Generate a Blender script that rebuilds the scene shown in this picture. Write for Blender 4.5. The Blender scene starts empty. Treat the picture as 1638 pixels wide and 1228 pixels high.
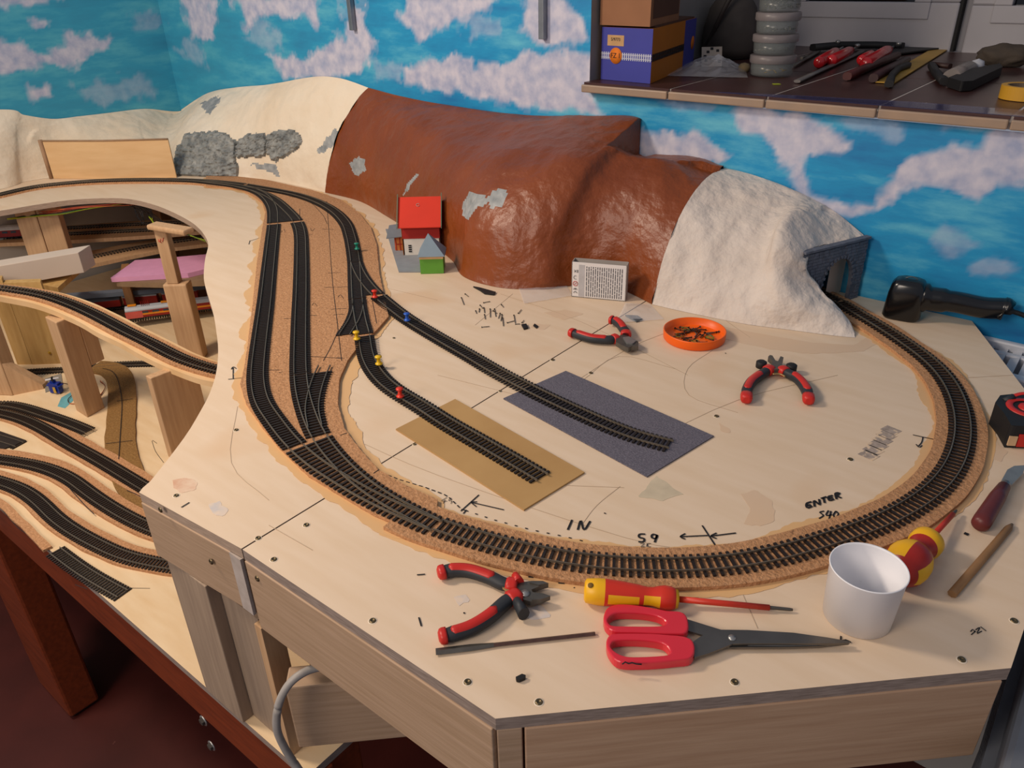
import bpy, bmesh, math, random
import numpy as np
from mathutils import Vector, Matrix, noise
random.seed(7)
# ---------------------------------------------------------------- camera
F_PX, PITCH, ROLL, YAW = 1236.6, .49887, -.02521, math.radians(-39.5)
HC = .5                                            # camera height above the table top, table top is z = 0
_cp,_sp,_c,_s = math.cos(PITCH),math.sin(PITCH),math.cos(ROLL),math.sin(ROLL)
_cu,_su = math.cos(YAW),math.sin(YAW)
def ray(px,py):
    x,y=px-819,py-614; X,Y=_c*x+_s*y,-_s*x+_c*y
    a,b,c=X,F_PX*_cp-Y*_sp,-F_PX*_sp-Y*_cp
    return Vector((a*_cu+b*_su,-a*_su+b*_cu,c))
def at(px,py,z=0.):                               # point of the photograph on a level of known height
    r=ray(px,py); t=(z-HC)/r.z; return Vector((r.x*t,r.y*t,z))
def atu(px,py,u): r=ray(px,py); return r*(u/r.x)+Vector((0,0,HC))
def atv(px,py,v): r=ray(px,py); return r*(v/r.y)+Vector((0,0,HC))
WK=.0175
def wallp(px,py):
    r=ray(px,py); return r*((1.29-WK*.15)/(r.y+WK*r.x))+Vector((0,0,HC))
def proj(p):
    a=p[0]*_cu-p[1]*_su; b=p[0]*_su+p[1]*_cu; z=p[2]-HC
    d=b*_cp-z*_sp; x=a/d*F_PX; y=-(b*_sp+z*_cp)/d*F_PX
    return (819+_c*x-_s*y,614+_s*x+_c*y)
def zat(p,py):                                    # height above p at which the photograph row py is met
    lo,hi=-1.5,.49
    for _ in range(40):
        m=(lo+hi)/2
        if proj((p[0],p[1],m))[1]>py: lo=m
        else: hi=m
    return lo
scene=bpy.context.scene
cam=bpy.data.objects.new('camera',bpy.data.cameras.new('camera')); scene.collection.objects.link(cam)
cam.data.sensor_width=36; cam.data.lens=36*F_PX/1638; cam.data.clip_start=.01
c0=ray(819,614).normalized(); rx=(ray(820,614)-ray(819,614)).normalized(); up=(ray(819,613)-ray(819,614)).normalized()
M=Matrix((rx,up,-c0)).transposed().to_4x4(); M.translation=Vector((0,0,HC)); cam.matrix_world=M
scene.camera=cam
# ---------------------------------------------------------------- light and exposure
scene.view_settings.view_transform='Standard'; scene.view_settings.look='None'; scene.view_settings.gamma=1
scene.view_settings.use_curve_mapping=False; scene.view_settings.exposure=0.2
world=bpy.data.worlds.new('room_light'); scene.world=world; world.use_nodes=True
world.node_tree.nodes['Background'].inputs[0].default_value=(.80,.84,1.0,1); world.node_tree.nodes['Background'].inputs[1].default_value=.25
def area(name,loc,target,size,power,col):
    l=bpy.data.lights.new(name,'AREA'); l.shape='DISK'; l.size=size; l.energy=power; l.color=col
    o=bpy.data.objects.new(name,l); scene.collection.objects.link(o); o.location=loc
    o.rotation_euler=(Vector(target)-Vector(loc)).to_track_quat('-Z','Y').to_euler(); return o
area('workshop_lamp',(-1.6,-.05,1.2),(-1.0,.7,0),.30,17,(1,.83,.66))
area('front_fill',(-.75,-1.35,1.15),(-.6,.8,0),.9,20,(1,.85,.72))  # soft fill added behind the camera to brighten the front aprons
# ---------------------------------------------------------------- helpers
def lin(h):
    h=h.lstrip('#'); v=[int(h[i:i+2],16)/255 for i in (0,2,4)]
    return tuple((c/12.92 if c<=.04045 else ((c+.055)/1.055)**2.4) for c in v)+(1,)
MATS={}
def mat(name,col,rough=.6,metal=0.,var=.12,scale=40.,stretch=(1,1,1),rot=0.,col2=None,bump=0.,bscale=None,spec=.4,alpha=1.,trans=0.,detail=4.,contrast=.5,speck=None,coat=0.,emit=0.):
    if name in MATS: return MATS[name]
    m=bpy.data.materials.new(name); m.use_nodes=True; nt=m.node_tree; N=nt.nodes; L=nt.links
    b=N['Principled BSDF']; c1=lin(col) if isinstance(col,str) else col
    c2=lin(col2) if col2 else tuple(x*(1-var*2) for x in c1[:3])+(1,)
    tc=N.new('ShaderNodeTexCoord'); mp=N.new('ShaderNodeMapping'); L.new(tc.outputs['Object'],mp.inputs[0])
    mp.inputs['Scale'].default_value=stretch; mp.inputs['Rotation'].default_value=(0,0,rot)
    no=N.new('ShaderNodeTexNoise'); no.inputs['Scale'].default_value=scale; no.inputs['Detail'].default_value=detail; L.new(mp.outputs[0],no.inputs['Vector'])
    rp=N.new('ShaderNodeValToRGB'); rp.color_ramp.elements[0].position=.5-contrast*.5+.05; rp.color_ramp.elements[1].position=.5+contrast*.5
    rp.color_ramp.elements[0].color=c2; rp.color_ramp.elements[1].color=c1; L.new(no.outputs[0],rp.inputs[0])
    out=rp.outputs[0]
    if speck:
        vo=N.new('ShaderNodeTexNoise'); vo.inputs['Scale'].default_value=speck[0]; vo.inputs['Detail'].default_value=2; L.new(tc.outputs['Object'],vo.inputs['Vector'])
        r2=N.new('ShaderNodeValToRGB'); r2.color_ramp.elements[0].position=speck[1]; r2.color_ramp.elements[1].position=speck[1]+.08
        L.new(vo.outputs[0],r2.inputs[0]); mx=N.new('ShaderNodeMixRGB'); L.new(r2.outputs[0],mx.inputs[0]); L.new(out,mx.inputs[1]); mx.inputs[2].default_value=lin(speck[2]); out=mx.outputs[0]
    L.new(out,b.inputs['Base Color']); b.inputs['Roughness'].default_value=rough; b.inputs['Metallic'].default_value=metal
    b.inputs['Specular IOR Level'].default_value=spec; b.inputs['Alpha'].default_value=alpha; b.inputs['Transmission Weight'].default_value=trans
    b.inputs['Coat Weight'].default_value=coat
    if bump:
        bn=N.new('ShaderNodeTexNoise'); bn.inputs['Scale'].default_value=bscale or scale; bn.inputs['Detail'].default_value=5; L.new(mp.outputs[0],bn.inputs['Vector'])
        bu=N.new('ShaderNodeBump'); bu.inputs['Strength'].default_value=bump; bu.inputs['Distance'].default_value=.003; L.new(bn.outputs[0],bu.inputs['Height']); L.new(bu.outputs[0],b.inputs['Normal'])
    MATS[name]=m; return m
WL={}
class G:
    def __init__(s): s.v=[]; s.f=[]; s.m=[]; s.mats=[]; s.sm=[]
    def mi(s,m):
        if m not in s.mats: s.mats.append(m)
        return s.mats.index(m)
    def add(s,vs,fs,m,smooth=False):
        b=len(s.v); k=s.mi(m); s.v+= [Vector(v) for v in vs]
        for f in fs: s.f.append([b+i for i in f]); s.m.append(k); s.sm.append(smooth)
        return s
    def par(s,o,a,b,c,m):                          # box from a corner and three edge vectors
        o,a,b,c=map(Vector,(o,a,b,c)); vs=[o,o+a,o+a+b,o+b,o+c,o+a+c,o+a+b+c,o+b+c]
        fs=[(0,3,2,1),(4,5,6,7),(0,1,5,4),(1,2,6,5),(2,3,7,6),(3,0,4,7)]
        if a.cross(b).dot(c)<0: fs=[f[::-1] for f in fs]
        return s.add(vs,fs,m)
    def box(s,c,size,m,rz=0.,rx=0.,ry=0.):
        R=Matrix.Rotation(rz,3,'Z')@Matrix.Rotation(ry,3,'Y')@Matrix.Rotation(rx,3,'X'); a,b,d=[R@Vector(e)*k for e,k in zip(((1,0,0),(0,1,0),(0,0,1)),size)]
        return s.par(Vector(c)-(a+b+d)/2,a,b,d,m)
    def prism(s,poly,z0,z1,m,side=None):
        poly=[(p[0],p[1]) for p in poly]
        A=sum(poly[i][0]*poly[(i+1)%len(poly)][1]-poly[(i+1)%len(poly)][0]*poly[i][1] for i in range(len(poly)))
        if A<0: poly=poly[::-1]
        n=len(poly); vs=[(x,y,z0) for x,y in poly]+[(x,y,z1) for x,y in poly]
        s.add(vs,[list(range(n,2*n)),list(range(n-1,-1,-1))],m)
        return s.add(vs,[(i,(i+1)%n,n+(i+1)%n,n+i) for i in range(n)],side or m)
    def ring(s,outer,inner,z0,z1,m,n=48):
        o=loopn(outer,n); i=loopn(inner,n); vs=[(p[0],p[1],z) for z in (z0,z1) for q in (o,i) for p in q]
        fs=[]
        for k in range(n):
            j=(k+1)%n; O,I,P,Q=0,n,2*n,3*n
            fs+=[(P+k,P+j,Q+j,Q+k),(O+j,O+k,I+k,I+j),(O+k,O+j,P+j,P+k),(I+j,I+k,Q+k,Q+j)]
        return s.add(vs,fs,m)
    def loft(s,pts,rad,m,n=10,up=(0,0,1),caps=True,smooth=True,power=2.):  # rad: list of (w,h) or r
        pts=[Vector(p) for p in pts]; N=len(pts); vs=[];fs=[]
        if not isinstance(rad,(list,tuple)): rad=[rad]*N
        for i,p in enumerate(pts):
            t=(pts[min(i+1,N-1)]-pts[max(i-1,0)]).normalized(); u=Vector(up)
            if abs(t.dot(u))>.95: u=Vector((1,0,0))
            a=t.cross(u).normalized(); b=a.cross(t).normalized(); w,h=rad[i] if isinstance(rad[i],(list,tuple)) else (rad[i],rad[i])
            for k in range(n):
                q=2*math.pi*k/n; cc,ss=math.cos(q),math.sin(q); e=2./power
                vs.append(p+a*w*math.copysign(abs(cc)**e,cc)+b*h*math.copysign(abs(ss)**e,ss))
        for i in range(N-1):
            for k in range(n): j=(k+1)%n; fs.append((i*n+k,i*n+j,(i+1)*n+j,(i+1)*n+k))
        s.add(vs,fs,m,smooth)
        if caps: b=len(s.v)-len(vs); kk=s.mi(m); s.f+=[[b+k for k in range(n-1,-1,-1)],[b+(N-1)*n+k for k in range(n)]]; s.m+=[kk,kk]; s.sm+=[False,False]
        return s
    def lathe(s,prof,c,m,n=32,axis=(0,0,1),smooth=True,matf=None):     # prof: (along axis, radius)
        ax=Vector(axis).normalized(); u=Vector((1,0,0)) if abs(ax.x)<.9 else Vector((0,1,0)); a=ax.cross(u).normalized(); b=ax.cross(a)
        vs=[Vector(c)+ax*z+(a*math.cos(2*math.pi*k/n)+b*math.sin(2*math.pi*k/n))*r for z,r in prof for k in range(n)]
        for i in range(len(prof)-1):
            for k in range(n):
                pass
        base=len(s.v); s.v+=vs
        for i in range(len(prof)-1):
            for k in range(n):
                j=(k+1)%n; s.f.append([base+i*n+k,base+i*n+j,base+(i+1)*n+j,base+(i+1)*n+k]); s.m.append(s.mi(matf(i,k) if matf else m)); s.sm.append(smooth)
        return s
    def strip(s,pts,w,z,h,m,w2=None):              # ribbon lying flat along pts, w wide, h thick from z
        P=[Vector((p[0],p[1],0)) for p in pts]; N=len(P); vs=[]
        for i in range(N):
            t=(P[min(i+1,N-1)]-P[max(i-1,0)]).normalized(); nrm=Vector((-t.y,t.x,0))
            wl,wr=(w/2,w/2) if w2 is None else w2[i]
            zz=z[i] if isinstance(z,(list,tuple)) else z
            for sd,ww in ((1,wl),(-1,wr)):
                q=P[i]+nrm*sd*ww; vs+=[(q.x,q.y,zz),(q.x,q.y,zz+h)]
        fs=[]
        for i in range(N-1):
            a=i*4;b=a+4; fs+=[(a+1,a+3,b+3,b+1),(a,b,b+2,a+2),(a,a+1,b+1,b),(a+3,a+2,b+2,b+3)]
        fs+=[(0,2,3,1),((N-1)*4,(N-1)*4+1,(N-1)*4+3,(N-1)*4+2)]
        return s.add(vs,fs,m)
    def make(s,name,parent=None,label=None,cat=None,group=None,kind=None,bevel=0.,loc=None,seg=2,fix=True):
        me=bpy.data.meshes.new(name)
        if parent is not None: o0=WL[parent]
        else:
            if loc is None:
                n=len(s.v); xs=[v.x for v in s.v]; ys=[v.y for v in s.v]; o0=Vector(((min(xs)+max(xs))/2,(min(ys)+max(ys))/2,min(v.z for v in s.v)))
            else: o0=Vector(loc)
        me.from_pydata([tuple(v-o0) for v in s.v],[],s.f)
        for m in s.mats: me.materials.append(m)
        me.polygons.foreach_set('material_index',s.m); me.polygons.foreach_set('use_smooth',s.sm); me.update()
        if fix:
            bm=bmesh.new(); bm.from_mesh(me); bmesh.ops.recalc_face_normals(bm,faces=bm.faces); bm.to_mesh(me); bm.free()
        o=bpy.data.objects.new(name,me); scene.collection.objects.link(o)
        if parent is not None: o.parent=parent
        else: o.location=o0
        WL[o]=o0
        if bevel: bv=o.modifiers.new('bevel','BEVEL'); bv.width=bevel; bv.segments=seg; bv.limit_method='ANGLE'; bv.angle_limit=math.radians(40)
        tag(o,label,cat,group,kind); return o
def tag(o,label=None,cat=None,group=None,kind=None):
    if label: o['label']=label
    if cat: o['category']=cat
    if group: o['group']=group
    if kind: o['kind']=kind
def thing(name,loc,label,cat,group=None):
    o=bpy.data.objects.new(name,None); scene.collection.objects.link(o); o.location=loc; o.empty_display_size=.02; WL[o]=Vector(loc); tag(o,label,cat,group); return o
def loopn(poly,n):
    P=[Vector((p[0],p[1])) for p in poly]; A=sum(P[i].x*P[(i+1)%len(P)].y-P[(i+1)%len(P)].x*P[i].y for i in range(len(P)))
    if A<0: P=P[::-1]
    c=sum(P,Vector((0,0)))/len(P); k0=min(range(len(P)),key=lambda i:math.atan2((P[i]-c).y,(P[i]-c).x)); P=P[k0:]+P[:k0]
    P=smooth_closed(P); D=[0]
    for i in range(len(P)): D.append(D[-1]+(P[(i+1)%len(P)]-P[i]).length)
    out=[]; j=0
    for k in range(n):
        d=D[-1]*k/n
        while D[j+1]<d: j+=1
        out.append(P[j].lerp(P[(j+1)%len(P)],(d-D[j])/max(1e-9,D[j+1]-D[j])))
    return out
def cr(p0,p1,p2,p3,t): return .5*((2*p1)+(p2-p0)*t+(2*p0-5*p1+4*p2-p3)*t*t+(3*p1-p0-3*p2+p3)*t**3)
def smooth_closed(P,k=4):
    n=len(P); return [cr(P[i-1],P[i],P[(i+1)%n],P[(i+2)%n],j/k) for i in range(n) for j in range(k)]
def spline(P,k=8):
    P=[Vector(p) for p in P]; Q=[P[0]*2-P[1]]+P+[P[-1]*2-P[-2]]; out=[]
    for i in range(len(P)-1):
        for j in range(k): out.append(cr(Q[i],Q[i+1],Q[i+2],Q[i+3],j/k))
    return out+[P[-1]]
def resample(P,step=None,n=None):
    P=[Vector(p) for p in P]; D=[0.]
    for a,b in zip(P,P[1:]): D.append(D[-1]+(b-a).length)
    if n is None: n=max(2,round(D[-1]/step)+1)
    out=[]; j=0
    for k in range(n):
        d=D[-1]*k/(n-1)
        while j<len(P)-2 and D[j+1]<d: j+=1
        out.append(P[j].lerp(P[j+1],min(1,(d-D[j])/max(1e-9,D[j+1]-D[j]))))
    return out
def path(pix,z,sigma=.02,step=.004):
    P=resample(spline([at(x,y,z) for x,y in pix],12),step); n=len(P); k=int(sigma/step*2.5)
    if sigma<=0 or n<5: return P
    out=[]
    for i in range(n):
        kk=min(k,i,n-1-i); acc=Vector((0,0,0)); w=0
        for j in range(-kk,kk+1): g=math.exp(-.5*(j*step/sigma)**2); acc+=P[i+j]*g; w+=g
        out.append(acc/w)
    return out
def inpoly(x,y,poly):
    r=False; j=len(poly)-1
    for i in range(len(poly)):
        xi,yi=poly[i]; xj,yj=poly[j]
        if (yi>y)!=(yj>y) and x<(xj-xi)*(y-yi)/(yj-yi)+xi: r=not r
        j=i
    return r
def px2(poly,z=0.): return [at(x,y,z) for x,y in poly]
# ---------------------------------------------------------------- materials
PLY=mat('birch_plywood','#E4CEB5',.55,scale=7,stretch=(1.2,8,1),var=.05,col2='#D8BE9F',detail=7,contrast=.75,speck=(5,.64,'#D9BB9A'))
PLY2=mat('birch_plywood_lower','#E2CAA6',.6,scale=8,stretch=(1.5,7,1),col2='#D6B88E',detail=6,contrast=.6)
EDGE=mat('plywood_edge','#A08F84',.8,scale=60,stretch=(1,1,12),col2='#7C6C62')
PINE=mat('planed_spruce','#C3A284',.6,scale=14,stretch=(.7,.7,12),col2='#A98568',detail=6,contrast=.7,bump=.15)
PINEV=mat('planed_spruce_upright','#CDA982',.6,scale=20,stretch=(9,9,.6),col2='#B28C66',detail=6,contrast=.7)
GREYW=mat('greyed_spruce','#A8927C',.65,scale=20,stretch=(9,9,.6),col2='#8C7866',detail=6,contrast=.7)
CORK=mat('cork','#C9986E',.9,scale=260,col2='#A67750',detail=3,contrast=.55,bump=.8,bscale=300,speck=(90,.72,'#8A6242'))
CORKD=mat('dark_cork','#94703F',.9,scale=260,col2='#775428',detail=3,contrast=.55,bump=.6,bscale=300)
GLUE=mat('glue_stain','#DDB27C',.45,scale=14,col2='#D6AC7A',contrast=.5)
SLP=mat('sleeper_plastic','#241B17',.55,scale=80,var=.15)
RAIL=mat('nickel_rail','#8C8172',.42,metal=.7,scale=30,var=.1)
BLACK=mat('black_plastic','#1B1B1D',.6,scale=40,var=.1)
RUB=mat('charcoal_rubber','#2E3136',.55,scale=40,var=.1)
RED=mat('red_plastic','#C62A22',.4,scale=30,var=.06)
STEEL=mat('dark_steel','#6A6660',.4,metal=.6,scale=80,var=.15)
CHROME=mat('bright_steel','#A8A8A6',.35,metal=.7,scale=80,var=.1)
YEL=mat('yellow_plastic','#F0B415',.4,scale=30,var=.05)
INK=mat('black_pen_ink','#1B1A1E',.7,scale=40,var=.05)
PENCIL=mat('pencil_line','#8E7F74',.8,scale=60,var=.1)
WHITE=mat('white_plastic','#E9E9EC',.3,scale=20,var=.03)
SCREW=mat('screw_brass','#7E6E52',.35,metal=.8,scale=300,var=.2)
PUTTY=mat('putty_ring','#EAD9C2',.7,scale=60,var=.05)
REDW=mat('red_stained_wood','#8A3C1C',.45,scale=14,stretch=(1,9,9),col2='#632A14',detail=6,contrast=.7)
FLOOR=mat('red_painted_floor','#54201A',.5,scale=6,col2='#3C1410',detail=5,contrast=.6,speck=(60,.75,'#8A5A50'))
# ---------------------------------------------------------------- room shell
ZF=-.95; UL=-2.418
def wv(u): return 1.29-WK*(u+.15)
g=G(); g.par((-3.2,-1.6,ZF-.05),(5.6,0,0),(0,3.4,0),(0,0,.05),FLOOR); g.make('floor',kind='structure',label='dark red painted concrete floor')
CL=[[(-60,75),(0,68),(30,64),(60,88),(95,80),(105,58),(140,54),(178,60),(150,86),(120,110),(85,100),(0,118),(-60,120)],[(45,145),(65,131),(86,146),(76,158),(50,156)],[(48,32),(76,28),(76,45),(52,46)],
[(-20,-10),(110,-10),(60,7),(0,9)],[(283,-10),(345,-10),(343,35),(335,65),(315,66),(300,40)],[(370,-10),(510,-10),(512,42),(480,26),(430,22),(395,44),(385,22)],
[(420,84),(490,92),(520,72),(545,66),(555,30),(546,-10),(575,-10),(580,45),(602,65),(590,100),(570,118),(520,130),(470,125),(440,108)],
[(640,20),(660,-10),(792,-10),(785,15),(730,35),(700,45),(692,64),(670,62),(645,35)],[(835,30),(848,-10),(895,-10),(945,60),(900,78),(860,70),(835,50)],
[(635,112),(690,95),(745,92),(756,118),(775,95),(800,104),(850,86),(915,82),(945,95),(955,125),(938,150),(968,188),(900,178),(800,168),(750,152),(690,142),(650,132)],
[(1022,196),(1050,215),(1110,210),(1165,240),(1152,262),(1030,262)],
[(1172,172),(1200,152),(1250,175),(1300,192),(1362,235),(1345,250),(1288,246),(1280,275),(1300,312),(1345,330),(1400,325),(1440,262),(1520,236),(1580,222),(1600,205),(1650,198),(1700,190),(1700,300),(1600,300),(1560,312),(1520,298),(1440,306),(1400,335),(1350,348),(1300,345),(1262,290),(1250,235),(1210,220),(1180,200)]]
FAINT=[[(210,25),(250,15),(250,48),(215,48)],[(1045,155),(1120,150),(1150,170),(1080,175)],[(1470,372),(1510,360),(1562,385),(1500,402)],[(120,140),(230,120),(250,150),(150,170)],[(740,25),(800,28),(795,60),(745,60)],[(300,60),(330,80),(320,100),(290,90)],[(1540,420),(1610,415),(1640,440),(1560,445)],[(860,90),(935,85),(940,120),(870,118)],[(600,95),(640,100),(640,130),(598,125)],[(400,20),(450,50),(430,80),(390,60)],[(1330,185),(1440,195),(1430,225),(1370,215)],[(1500,180),(1600,190),(1590,210),(1500,205)]]
def npin(x,y,poly):
    r=np.zeros(x.shape,bool); j=len(poly)-1
    for i in range(len(poly)):
        xi,yi=poly[i]; xj,yj=poly[j]
        if yi!=yj: r^=((yi>y)!=(yj>y))&(x<(xj-xi)*(y-yi)/(yj-yi)+xi)
        j=i
    return r
def mural(name,O,A,B,na,nb,label):
    O,A,B=Vector(O),Vector(A),Vector(B); vs=[O+A*(i/na)+B*(j/nb) for j in range(nb+1) for i in range(na+1)]
    fs=[(j*(na+1)+i,j*(na+1)+i+1,(j+1)*(na+1)+i+1,(j+1)*(na+1)+i) for j in range(nb) for i in range(na)]
    xy=np.array([proj(v) for v in vs]); wx=np.array([noise.noise(v*26) for v in vs]); wy=np.array([noise.noise(v*26+Vector((7,3,9))) for v in vs])
    w2=np.array([noise.noise(v*90) for v in vs]); pr=np.array([noise.noise(v*3.1+Vector((4,4,4))) for v in vs])
    c=np.zeros(len(vs)); 
    for dx,dy in ((0,0),(5,0),(-5,0),(0,4),(0,-4)):
        x=xy[:,0]+wx*15+w2*4+dx; y=xy[:,1]+wy*13+w2*4+dy; m=np.zeros(len(vs),bool); mf=m.copy()
        for p in CL: m|=npin(x,y,p)
        for p in FAINT: mf|=npin(x+wy*16,y+wx*10,p)
        c+=np.maximum(m*1.,mf*.38)/5
    out=(xy[:,1]<-15)|(xy[:,0]<-60)|(xy[:,0]>1700); c=np.where(out,np.clip((pr-.12)*9,0,1),c)
    me=bpy.data.meshes.new(name); me.from_pydata([tuple(v-O) for v in vs],[],fs); at_=me.attributes.new('cloud','FLOAT','POINT'); at_.data.foreach_set('value',c.astype(np.float32))
    o=bpy.data.objects.new(name,me); scene.collection.objects.link(o); o.location=O; WL[o]=O; me.materials.append(MURAL); tag(o,label,None,None,'structure'); return o
def mural_mat():
    m=bpy.data.materials.new('painted_sky'); m.use_nodes=True; nt=m.node_tree; N=nt.nodes; L=nt.links; b=N['Principled BSDF']; b.inputs['Roughness'].default_value=.6
    ge=N.new('ShaderNodeNewGeometry'); mp=N.new('ShaderNodeMapping'); mp.inputs['Scale'].default_value=(1.4,1.4,5.5); L.new(ge.outputs['Position'],mp.inputs[0])
    n1=N.new('ShaderNodeTexNoise'); n1.inputs['Scale'].default_value=3.2; n1.inputs['Detail'].default_value=6; n1.inputs['Roughness'].default_value=.62; L.new(mp.outputs[0],n1.inputs['Vector'])
    r=N.new('ShaderNodeValToRGB'); e=r.color_ramp.elements; e[0].position=.28; e[0].color=lin('#056DA8'); e[1].position=.68; e[1].color=lin('#5DB4CE'); x=e.new(.5); x.color=lin('#0B8DC0'); L.new(n1.outputs[0],r.inputs[0])
    sx=N.new('ShaderNodeSeparateXYZ'); L.new(ge.outputs['Position'],sx.inputs[0]); mr=N.new('ShaderNodeMapRange'); mr.inputs[1].default_value=-1.2; mr.inputs[2].default_value=-2.2; mr.inputs[3].default_value=0; mr.inputs[4].default_value=.45; L.new(sx.outputs[0],mr.inputs[0])
    mx0=N.new('ShaderNodeMixRGB'); L.new(mr.outputs[0],mx0.inputs[0]); L.new(r.outputs[0],mx0.inputs[1]); mx0.inputs[2].default_value=lin('#4AA0A8')
    n2=N.new('ShaderNodeTexNoise'); n2.inputs['Scale'].default_value=40; n2.inputs['Detail'].default_value=4; L.new(ge.outputs['Position'],n2.inputs['Vector'])
    r2=N.new('ShaderNodeValToRGB'); r2.color_ramp.elements[0].color=lin('#98A2C0'); r2.color_ramp.elements[1].color=lin('#C6C4D2'); r2.color_ramp.elements[0].position=.3; r2.color_ramp.elements[1].position=.65; L.new(n2.outputs[0],r2.inputs[0])
    a=N.new('ShaderNodeAttribute'); a.attribute_name='cloud'; mx=N.new('ShaderNodeMixRGB'); L.new(a.outputs['Fac'],mx.inputs[0]); L.new(mx0.outputs[0],mx.inputs[1]); L.new(r2.outputs[0],mx.inputs[2]); L.new(mx.outputs[0],b.inputs['Base Color']); return m
MURAL=mural_mat()
GREYWALL=mat('grey_wall_paint','#B4B0AA',.8,scale=6,var=.05)
JAMB=mat('window_reveal_plaster','#8A8784',.8,scale=20,var=.05)
US=-.865; UR=.95
mural('wall_back',(UL,wv(UL),-.02),(US-UL,wv(US)-wv(UL),0),(0,0,.96),330,180,'blue painted sky wall with white clouds behind the mountain')
mural('wall_back',(US,wv(US),-.02),(UR-US,wv(UR)-wv(US),0),(0,0,.30),300,56,'blue painted sky wall below the window sill')
mural('wall_left',(UL,-.4,-.02),(0,wv(UL)+.4,0),(0,0,.96),250,160,'turquoise painted sky wall at the far left corner')
g=G(); g.add([(UL,wv(UL),ZF),(UR,wv(UR),ZF),(UR,wv(UR),-.02),(UL,wv(UL),-.02)],[(0,1,2,3)],GREYWALL); g.make('wall_back_base',kind='structure',label='grey unpainted base of the back wall')
g=G(); g.add([(UL,-.4,ZF),(UL,wv(UL),ZF),(UL,wv(UL),-.02),(UL,-.4,-.02)],[(0,1,2,3)],GREYWALL); g.make('wall_left_base',kind='structure',label='grey unpainted base of the left wall')
# corner joint strip on the painted wall, paper seam
# recess
VW=2.1
g=G(); g.par((US-.02,wv(US)+.001,.28),(.02,0,0),(0,VW-wv(US)+.1,0),(0,0,.66),JAMB); g.par((UR,wv(UR)-.0,.28),(.02,0,0),(0,VW-wv(UR)+.1,0),(0,0,.66),JAMB); g.make('wall_window_reveal',kind='structure',label='grey plaster reveal of the window recess')
PVC=mat('white_window_frame','#A9A7AC',.4,scale=10,var=.04); GASK=mat('black_gasket','#101012',.7)
GLASS=mat('dark_window_glass','#06080C',.05,spec=.6,scale=5,var=.05)
z0=atv(1516,79,VW).z-.01; zg=atv(1400,3,VW).z; uR=atv(1524,60,VW).x; ugR=atv(1463,5,VW).x; uM=atv(1552,60,VW).x; ug2=atv(1620,8,VW).x
w=thing('window_1',(ugR,VW,.3),None,None); tag(w,'white plastic window sash behind the cluttered sill',None,None,'structure')
g=G(); g.par((uR-.01,VW+.03,z0),(uM-uR+.02,0,0),(0,.03,0),(0,0,.94-z0),PVC); g.make('mullion',w)
def sash(u0,u1,ga,gb,zb,zt,zz,par):
    f=G(); f.par((u0,VW,zz),(u1-u0,0,0),(0,.06,0),(0,0,zb-zz),PVC); f.par((u0,VW,zb),(ga-u0,0,0),(0,.06,0),(0,0,zt-zb),PVC); f.par((gb,VW,zb),(u1-gb,0,0),(0,.06,0),(0,0,zt-zb),PVC); sf=f.make('sash_frame',par,bevel=.004)
    b=G(); b.par((ga-.035,VW-.004,zb-.035),(gb-ga+.07,0,0),(0,.006,0),(0,0,.035),PVC); b.par((ga-.035,VW-.004,zb),(.035,0,0),(0,.006,0),(0,0,zt-zb),PVC); b.par((gb,VW-.004,zb),(.035,0,0),(0,.006,0),(0,0,zt-zb),PVC); b.make('glazing_bead',sf,bevel=.002)
    q=G(); q.par((ga,VW+.02,zb),(gb-ga,0,0),(0,.006,0),(0,0,zt-zb),GLASS); q.make('pane',sf)
sash(US,uR,US+.1,ugR,zg,.94,z0,w)
g=G(); g.par((uR,VW+.002,z0-.0),(.006,0,0),(0,.05,0),(0,0,.94-z0),GASK); g.par((US,VW+.002,z0-.006),(uM-US,0,0),(0,.05,0),(0,0,.006),GASK); g.make('gasket',w)
w2=thing('window_2',(ug2,VW,.3),None,None); tag(w2,'second white plastic window sash at the right edge',None,None,'structure')
sash(uM-.012,UR,ug2,UR-.1,atv(1630,9,VW).z,.94,z0-.004,w2)
g=G(); g.par((US,VW-.006,.30),(UR-US,0,0),(0,.07,0),(0,0,z0-.306),PVC); g.make('bottom_frame',w,bevel=.003)
# tiled sill
TILE=mat('red_brown_tile','#4A2E2B',.35,scale=12,col2='#3C2422'); ETILE=mat('beige_edge_tile','#8E7B6B',.45,scale=30,col2='#9C836D'); GROUT=mat('grout','#C9BEB6',.8,scale=80); FILM=mat('clear_sill_film','#4A4A78',.12,alpha=.45,scale=8)
sill=thing('trim_1',(-.2,1.6,.28),None,None); tag(sill,'tiled window sill of red brown tiles with a beige edge',None,None,'structure')
g=G(); g.par((US,1.285,.283),(UR-US,0,0),(0,VW-1.285,0),(0,0,.0172),GROUT); g.make('sill_bed',sill)
us=[-.865,-.683,-.507,-.334,-.161,.012,.185,.358,.53,.70,.87]; vs_=[1.279,1.605,1.91,2.09]
for a,b in zip(us,us[1:]):
    for c,d in zip(vs_,vs_[1:]): g=G(); g.par((a+.0022,c+.0018,.297),(b-a-.0044,0,0),(0,d-c-.0036,0),(0,0,.004),TILE); g.make('tile',sill)
    g=G(); g.par((a+.0015,1.272,.284),(b-a-.003,0,0),(0,.007,0),(0,0,.0135),ETILE); g.make('edge_tile',sill,bevel=.002)
g=G(); P=[wallp(x,y) for x,y in ()]; 
g.prism([(-.60,1.282),(.6,1.282),(.6,1.32),(.1,1.335),(-.3,1.335),(-.45,1.315)],.3012,.302,FILM); g.make('plastic_film',label='strip of bluish clear plastic film along the tiled sill edge',cat='film',loc=(-.2,1.3,.3012))
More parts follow.
